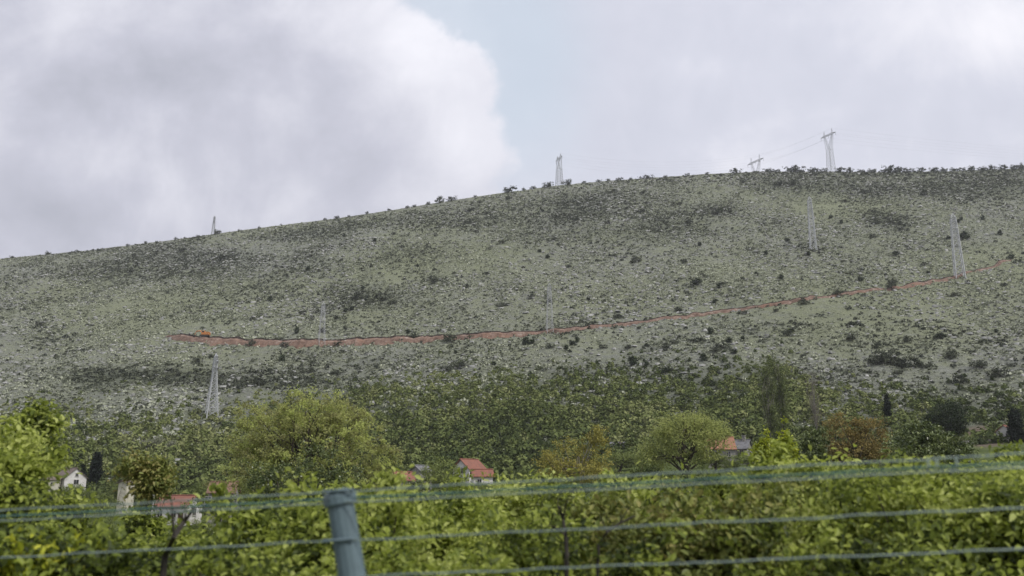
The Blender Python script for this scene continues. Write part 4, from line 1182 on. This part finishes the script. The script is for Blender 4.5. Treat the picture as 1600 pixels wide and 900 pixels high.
# ---------------------------------------------------------------- thicket just behind the fence
def thicket(name, px, y, top_py, hw, depth_down, mat, label, seed, tint_c=.5, leaf=.085, n=70, per=40, cat='bush', group=None, extra=()):
    a, e = ray(px, top_py)
    x = float(a) * y
    gz = hz(x, y)
    zt = CZ + float(e) * y
    P = Vector((x, y, gz))
    rr = np.random.default_rng(seed)
    top = zt - gz
    lob = []
    for j in range(7):
        ax = rr.uniform(-.75, .75) * hw; r_ = hw * rr.uniform(.38, .6)
        hz_ = r_ * rr.uniform(.6, .9)
        lob.append((ax, rr.uniform(-.4, .4) * hw, top - hz_ * 1.02 - rr.random() ** 1.5 * depth_down * .75, r_, r_ * .85, hz_))
    lob[0] = (rr.uniform(-.15, .15) * hw, 0, top - hw * .36, hw * .45, hw * .45, hw * .36)
    lob += list(extra)
    quiet = 90 < px < 330 or 590 < px < 800 or px > 1540
    for j in range(0 if quiet else 5):      # shoots standing above the rest
        lob.append((rr.uniform(-.7, .7) * hw, rr.uniform(-.3, .3) * hw, top + rr.uniform(-.14, .04), .05, .05, rr.uniform(.08, .16)))
    o = make_plant(name, P, lob, n, per, .155, leaf, mat, 'bark', .045 if hw > .45 else .022, 26, seed, six=True, stems=4, tint_c=tint_c + rr.uniform(-.13, .10), tint_clump=.7, tint_leaf=.5, wood_name='stem', leaf_name='foliage', shell=.35, trunk_top=max(top - .5, .5), wide=.56, up=.5)
    tag(o, label, cat, group)
    return o
GROUP_T = 'leafy bushes of the thicket behind the fence'
fg = [
    # px, distance, top py, half width m, material, tint, label
    (-4, 9.0, 668, .52, 'fg_green', .66, 'tall bright leafy bush at the left edge reaching above the white gabled house'),
    (66, 10.5, 648, .24, 'fg_green', .62, 'thin leafy sprout reaching highest beside the tall bush at the left edge'),
    (20, 7.4, 752, .50, 'fg_green', .52, 'dense green bush at the foot of the tall left edge bush'),
    (118, 9.4, 772, .45, 'fg_green', .55, 'green bush just below the white gabled house'),
    (238, 13.0, 716, .34, 'fg_olive', .62, 'yellow green bush with reddish tips beside the concrete pole'),
    (225, 7.2, 836, .85, 'fg_green', .42, 'dark green bush below the small white house with bright red roof'),
    (25, 5.7, 862, .55, 'fg_lime', .72, 'yellow lime bush in the bottom left corner'),
    (130, 6.0, 830, .9, 'fg_green', .30, 'dark green bush right of the yellow lime bush'),  # darker leaf tint than the bushes around it
    (405, 8.0, 796, .50, 'fg_green', .52, 'green bush right of the small white house, left of the fence post'),
    (455, 6.6, 790, .62, 'fg_green', .55, 'bright leafy bush directly left of the fence post'),
    (500, 9.0, 770, .95, 'fg_green', .45, 'green bush behind the fence post cap'),
    (585, 7.0, 760, .85, 'fg_green', .70, 'pale leafy bush directly right of the fence post'),
    (690, 8.2, 770, 1.05, 'fg_green', .62, 'bright green bush below the annex with red roof'),
    (790, 6.8, 790, .9, 'fg_green', .50, 'mid green bush in the thicket, left of the dark stems'),
    (800, 10.5, 752, 1.1, 'fg_green', .65, 'light green bush between the annex and the amber bush'),
    (900, 7.4, 775, .9, 'fg_olive', .48, 'olive bush with dark bare stems below the amber bush'),
    (985, 9.0, 750, 1.1, 'fg_green', .48, 'green bush under the small white shed'),
    (1040, 6.6, 785, .85, 'fg_olive', .62, 'brownish olive bush below the light green tree'),
    (1115, 8.6, 738, 1.05, 'fg_green', .56, 'green bush below the terracotta roof'),
    (1160, 6.4, 760, .85, 'fg_olive', .55, 'olive green bush below the grey stone house'),
    (1225, 8.8, 718, 1.0, 'fg_green', .66, 'bright bush under the shrub with upright shoots'),
    (1290, 6.8, 755, .9, 'fg_green', .55, 'leafy green bush below the rust brown tree'),
    (1345, 9.2, 716, 1.05, 'fg_green', .62, 'pale leafed bush reaching up to the rust brown tree'),
    (1420, 6.6, 745, .9, 'fg_green', .56, 'grey green bush below the glossy leaved tree, under the wire ties'),
    (1470, 9.6, 722, 1.05, 'fg_green', .60, 'light bush right of the glossy leaved tree, above the wires'),
    (1530, 7.0, 735, .9, 'fg_green', .68, 'yellow green bush under the wires left of the right edge'),
    (1590, 9.0, 722, 1.0, 'fg_green', .60, 'green bush at the right edge below the whitewashed house'),
    (1600, 6.2, 770, .8, 'fg_green', .55, 'leafy bush in the bottom right corner'),
    (292, 8.6, 826, .42, 'fg_green', .55, 'low bush directly below the small white house with bright red roof'),
    (212, 12.4, 797, .40, 'fg_green', .40, 'darker bush under the yellow green bush with reddish tips'),
    (46, 9.7, 692, .30, 'fg_green', .60, 'leafy branch mass filling the gap under the thin sprout at the left edge'),
    (36, 8.5, 716, .36, 'fg_green', .45, 'leafy bush between the tall left edge bush and the white gabled house'),
    (640, 5.9, 850, .8, 'fg_green', .45, 'low green bush at the bottom edge right of the fence post'),
    (330, 5.8, 850, .85, 'fg_green', .40, 'low dark green bush at the bottom edge left of the fence post'),
    (960, 5.9, 850, .85, 'fg_green', .42, 'low green bush at the bottom edge below the olive bush'),
    (1230, 5.8, 835, .85, 'fg_green', .48, 'low bush at the bottom edge below the leafy green bush'),
    (1450, 5.7, 840, .85, 'fg_green', .45, 'low bush at the bottom edge below the wire ties'),
]
for i, (px, y, top, hw, mat, tc_, lab) in enumerate(fg):
    nn = int(95 * hw ** 2 * 1.05) + 20
    dd = {66: .55, 238: .4, 46: .9}.get(px, 1.5)
    thicket('thicket_bush', px, y, top, hw, dd, mat, lab, 900 + i, tc_, leaf=.054 if y < 8 else .062, n=int(nn * 2.3), per=52, group=GROUP_T)

# bare branches sticking out of the thicket
def branch(name, pts_px, y, r, label, seed):
    rb_ = np.random.default_rng(seed)
    P0_ = at(*pts_px[0], y); root = empty(name, P0_); tag(root, label, 'branch')
    pl = [at(a_, b_, y + rb_.normal() * .05) - P0_ for a_, b_ in pts_px]
    m = MB(); m.tube([pl[0] + Vector((-.05, .1, -1.2))] + pl, [r * 1.2] + [r * (1 - .6 * i / len(pl)) for i in range(len(pl))], 6); m.build('limb', M['wet_bark'], root)
    for i in range(1, len(pl) - 1):
        for q in range(2):
            e_ = pl[i] + Vector((rb_.normal() * .07, rb_.normal() * .07, .03 + abs(rb_.normal()) * .06))
            m = MB(); m.tube([pl[i], pl[i].lerp(e_, .5) + Vector((0, 0, .02)), e_], [r * .4, r * .25, r * .1], 4); m.build('twig', M['wet_bark'], root)
branch('bare_branch', [(258, 868), (272, 838), (288, 815), (303, 795)], 5.4, .019, 'dark bare branch slanting up in front of the small white house', 3)
branch('bare_branch', [(886, 868), (884, 838), (880, 812), (874, 792)], 5.6, .015, 'dark upright bare stem in the thicket below the amber bush', 4)
branch('bare_branch', [(935, 852), (948, 832), (968, 818), (992, 806)], 5.7, .010, 'thin dark twig branching to the right of the upright bare stem', 5)

# ---------------------------------------------------------------- the wire fence by the road
root_p = at(552, 905, 3.62)
gz = hz(root_p.x, root_p.y)
fence = empty('wire_fence', (root_p.x, root_p.y, gz))
tag(fence, 'teal wire fence with one leaning post in front of the thicket', 'fence')
def on_fence(px, py):
    inv = 1 / 3.98 + (1 / 3.02 - 1 / 3.98) * px / 1600.0
    return at(px, py, 1 / inv) - fence.location
rwf = np.random.default_rng(12)
def fence_wire(y0, y1, r, mat, wav=0.003, off=0.0):
    pts_ = []
    n = 120
    for i in range(n + 1):
        px = -260 + 2150 * i / n
        q = on_fence(px, y0 + (y1 - y0) * px / 1600.0)
        ph = px * 0.021
        q = q + Vector((0, off, wav * (math.sin(ph + y0) * .5 + math.sin(ph * 2.7 + y1) * .35 + rwf.normal() * .25)))
        pts_.append(q)
    m = MB(); m.tube(pts_, r, 5)
    m.build('wire', M[mat], fence)
fence_wire(798, 709, .0034, 'wire')
fence_wire(807, 723, .0040, 'teal_wire', .002, .03)
fence_wire(814, 730, .0034, 'wire', .002, -.02)
fence_wire(871, 793, .0034, 'wire')
fence_wire(924, 858, .0034, 'wire')
top = on_fence(528, 775) + Vector((0, .03, 0)); bot = on_fence(550, 912) + Vector((0, .03, 0))
ax = (bot - top); foot = top + ax * ((0 - 0.3 - top.z) / ax.z)
mb = MB(); mb.tube([foot, top], [.055, .053], 14)
mb.build('post', M['post'], fence)
mb = MB(); d_ = ax.normalized()
mb.tube([top + d_ * .035, top + d_ * .004, top - d_ * .014, top - d_ * .026], [.066, .069, .062, .030], 16)
mb.build('post_cap', M['post'], fence)
for (px) in (1449, 1493, 1462):
    a0 = on_fence(px, 798 + (709 - 798) * px / 1600 - 1); a1 = on_fence(px - 7, 814 + (730 - 814) * px / 1600 + 4)
    mb = MB(); mb.tube([a0, a0.lerp(a1, .5) + Vector((.008, -.01, 0)), a1], .0042, 5); mb.build('wire_tie', M['wire'], fence)
for py0, py1 in ((798, 709), (871, 793)):
    c_ = on_fence(530, py0 + (py1 - py0) * 530 / 1600)
    mb = MB(); mb.tube([c_ + Vector((-.06, -.03, 0)), c_ + Vector((0, -.035, .004)), c_ + Vector((.06, -.03, .008))], .007, 6); mb.build('clamp', M['post'], fence)
# ---------------------------------------------------------------- the air between here and the hill
hb = MB(); hb.box(-4300, 4300, -4300, 4300, -25.5, 430)
hzm, t = new_mat('haze_air')
pv = t.n('ShaderNodeVolumePrincipled')
pv.inputs['Color'].default_value = (0.86, 0.88, 0.90, 1)
pv.inputs['Density'].default_value = HAZE
pv.inputs['Anisotropy'].default_value = 0.2
ov = t.n('ShaderNodeOutputMaterial'); t.link(pv.outputs[0], ov.inputs['Volume'])
tag(hb.build('haze', hzm), 'thin pale haze in the air over the valley and the hill', 'haze', kind='stuff')
print('objects', len(bpy.data.objects))
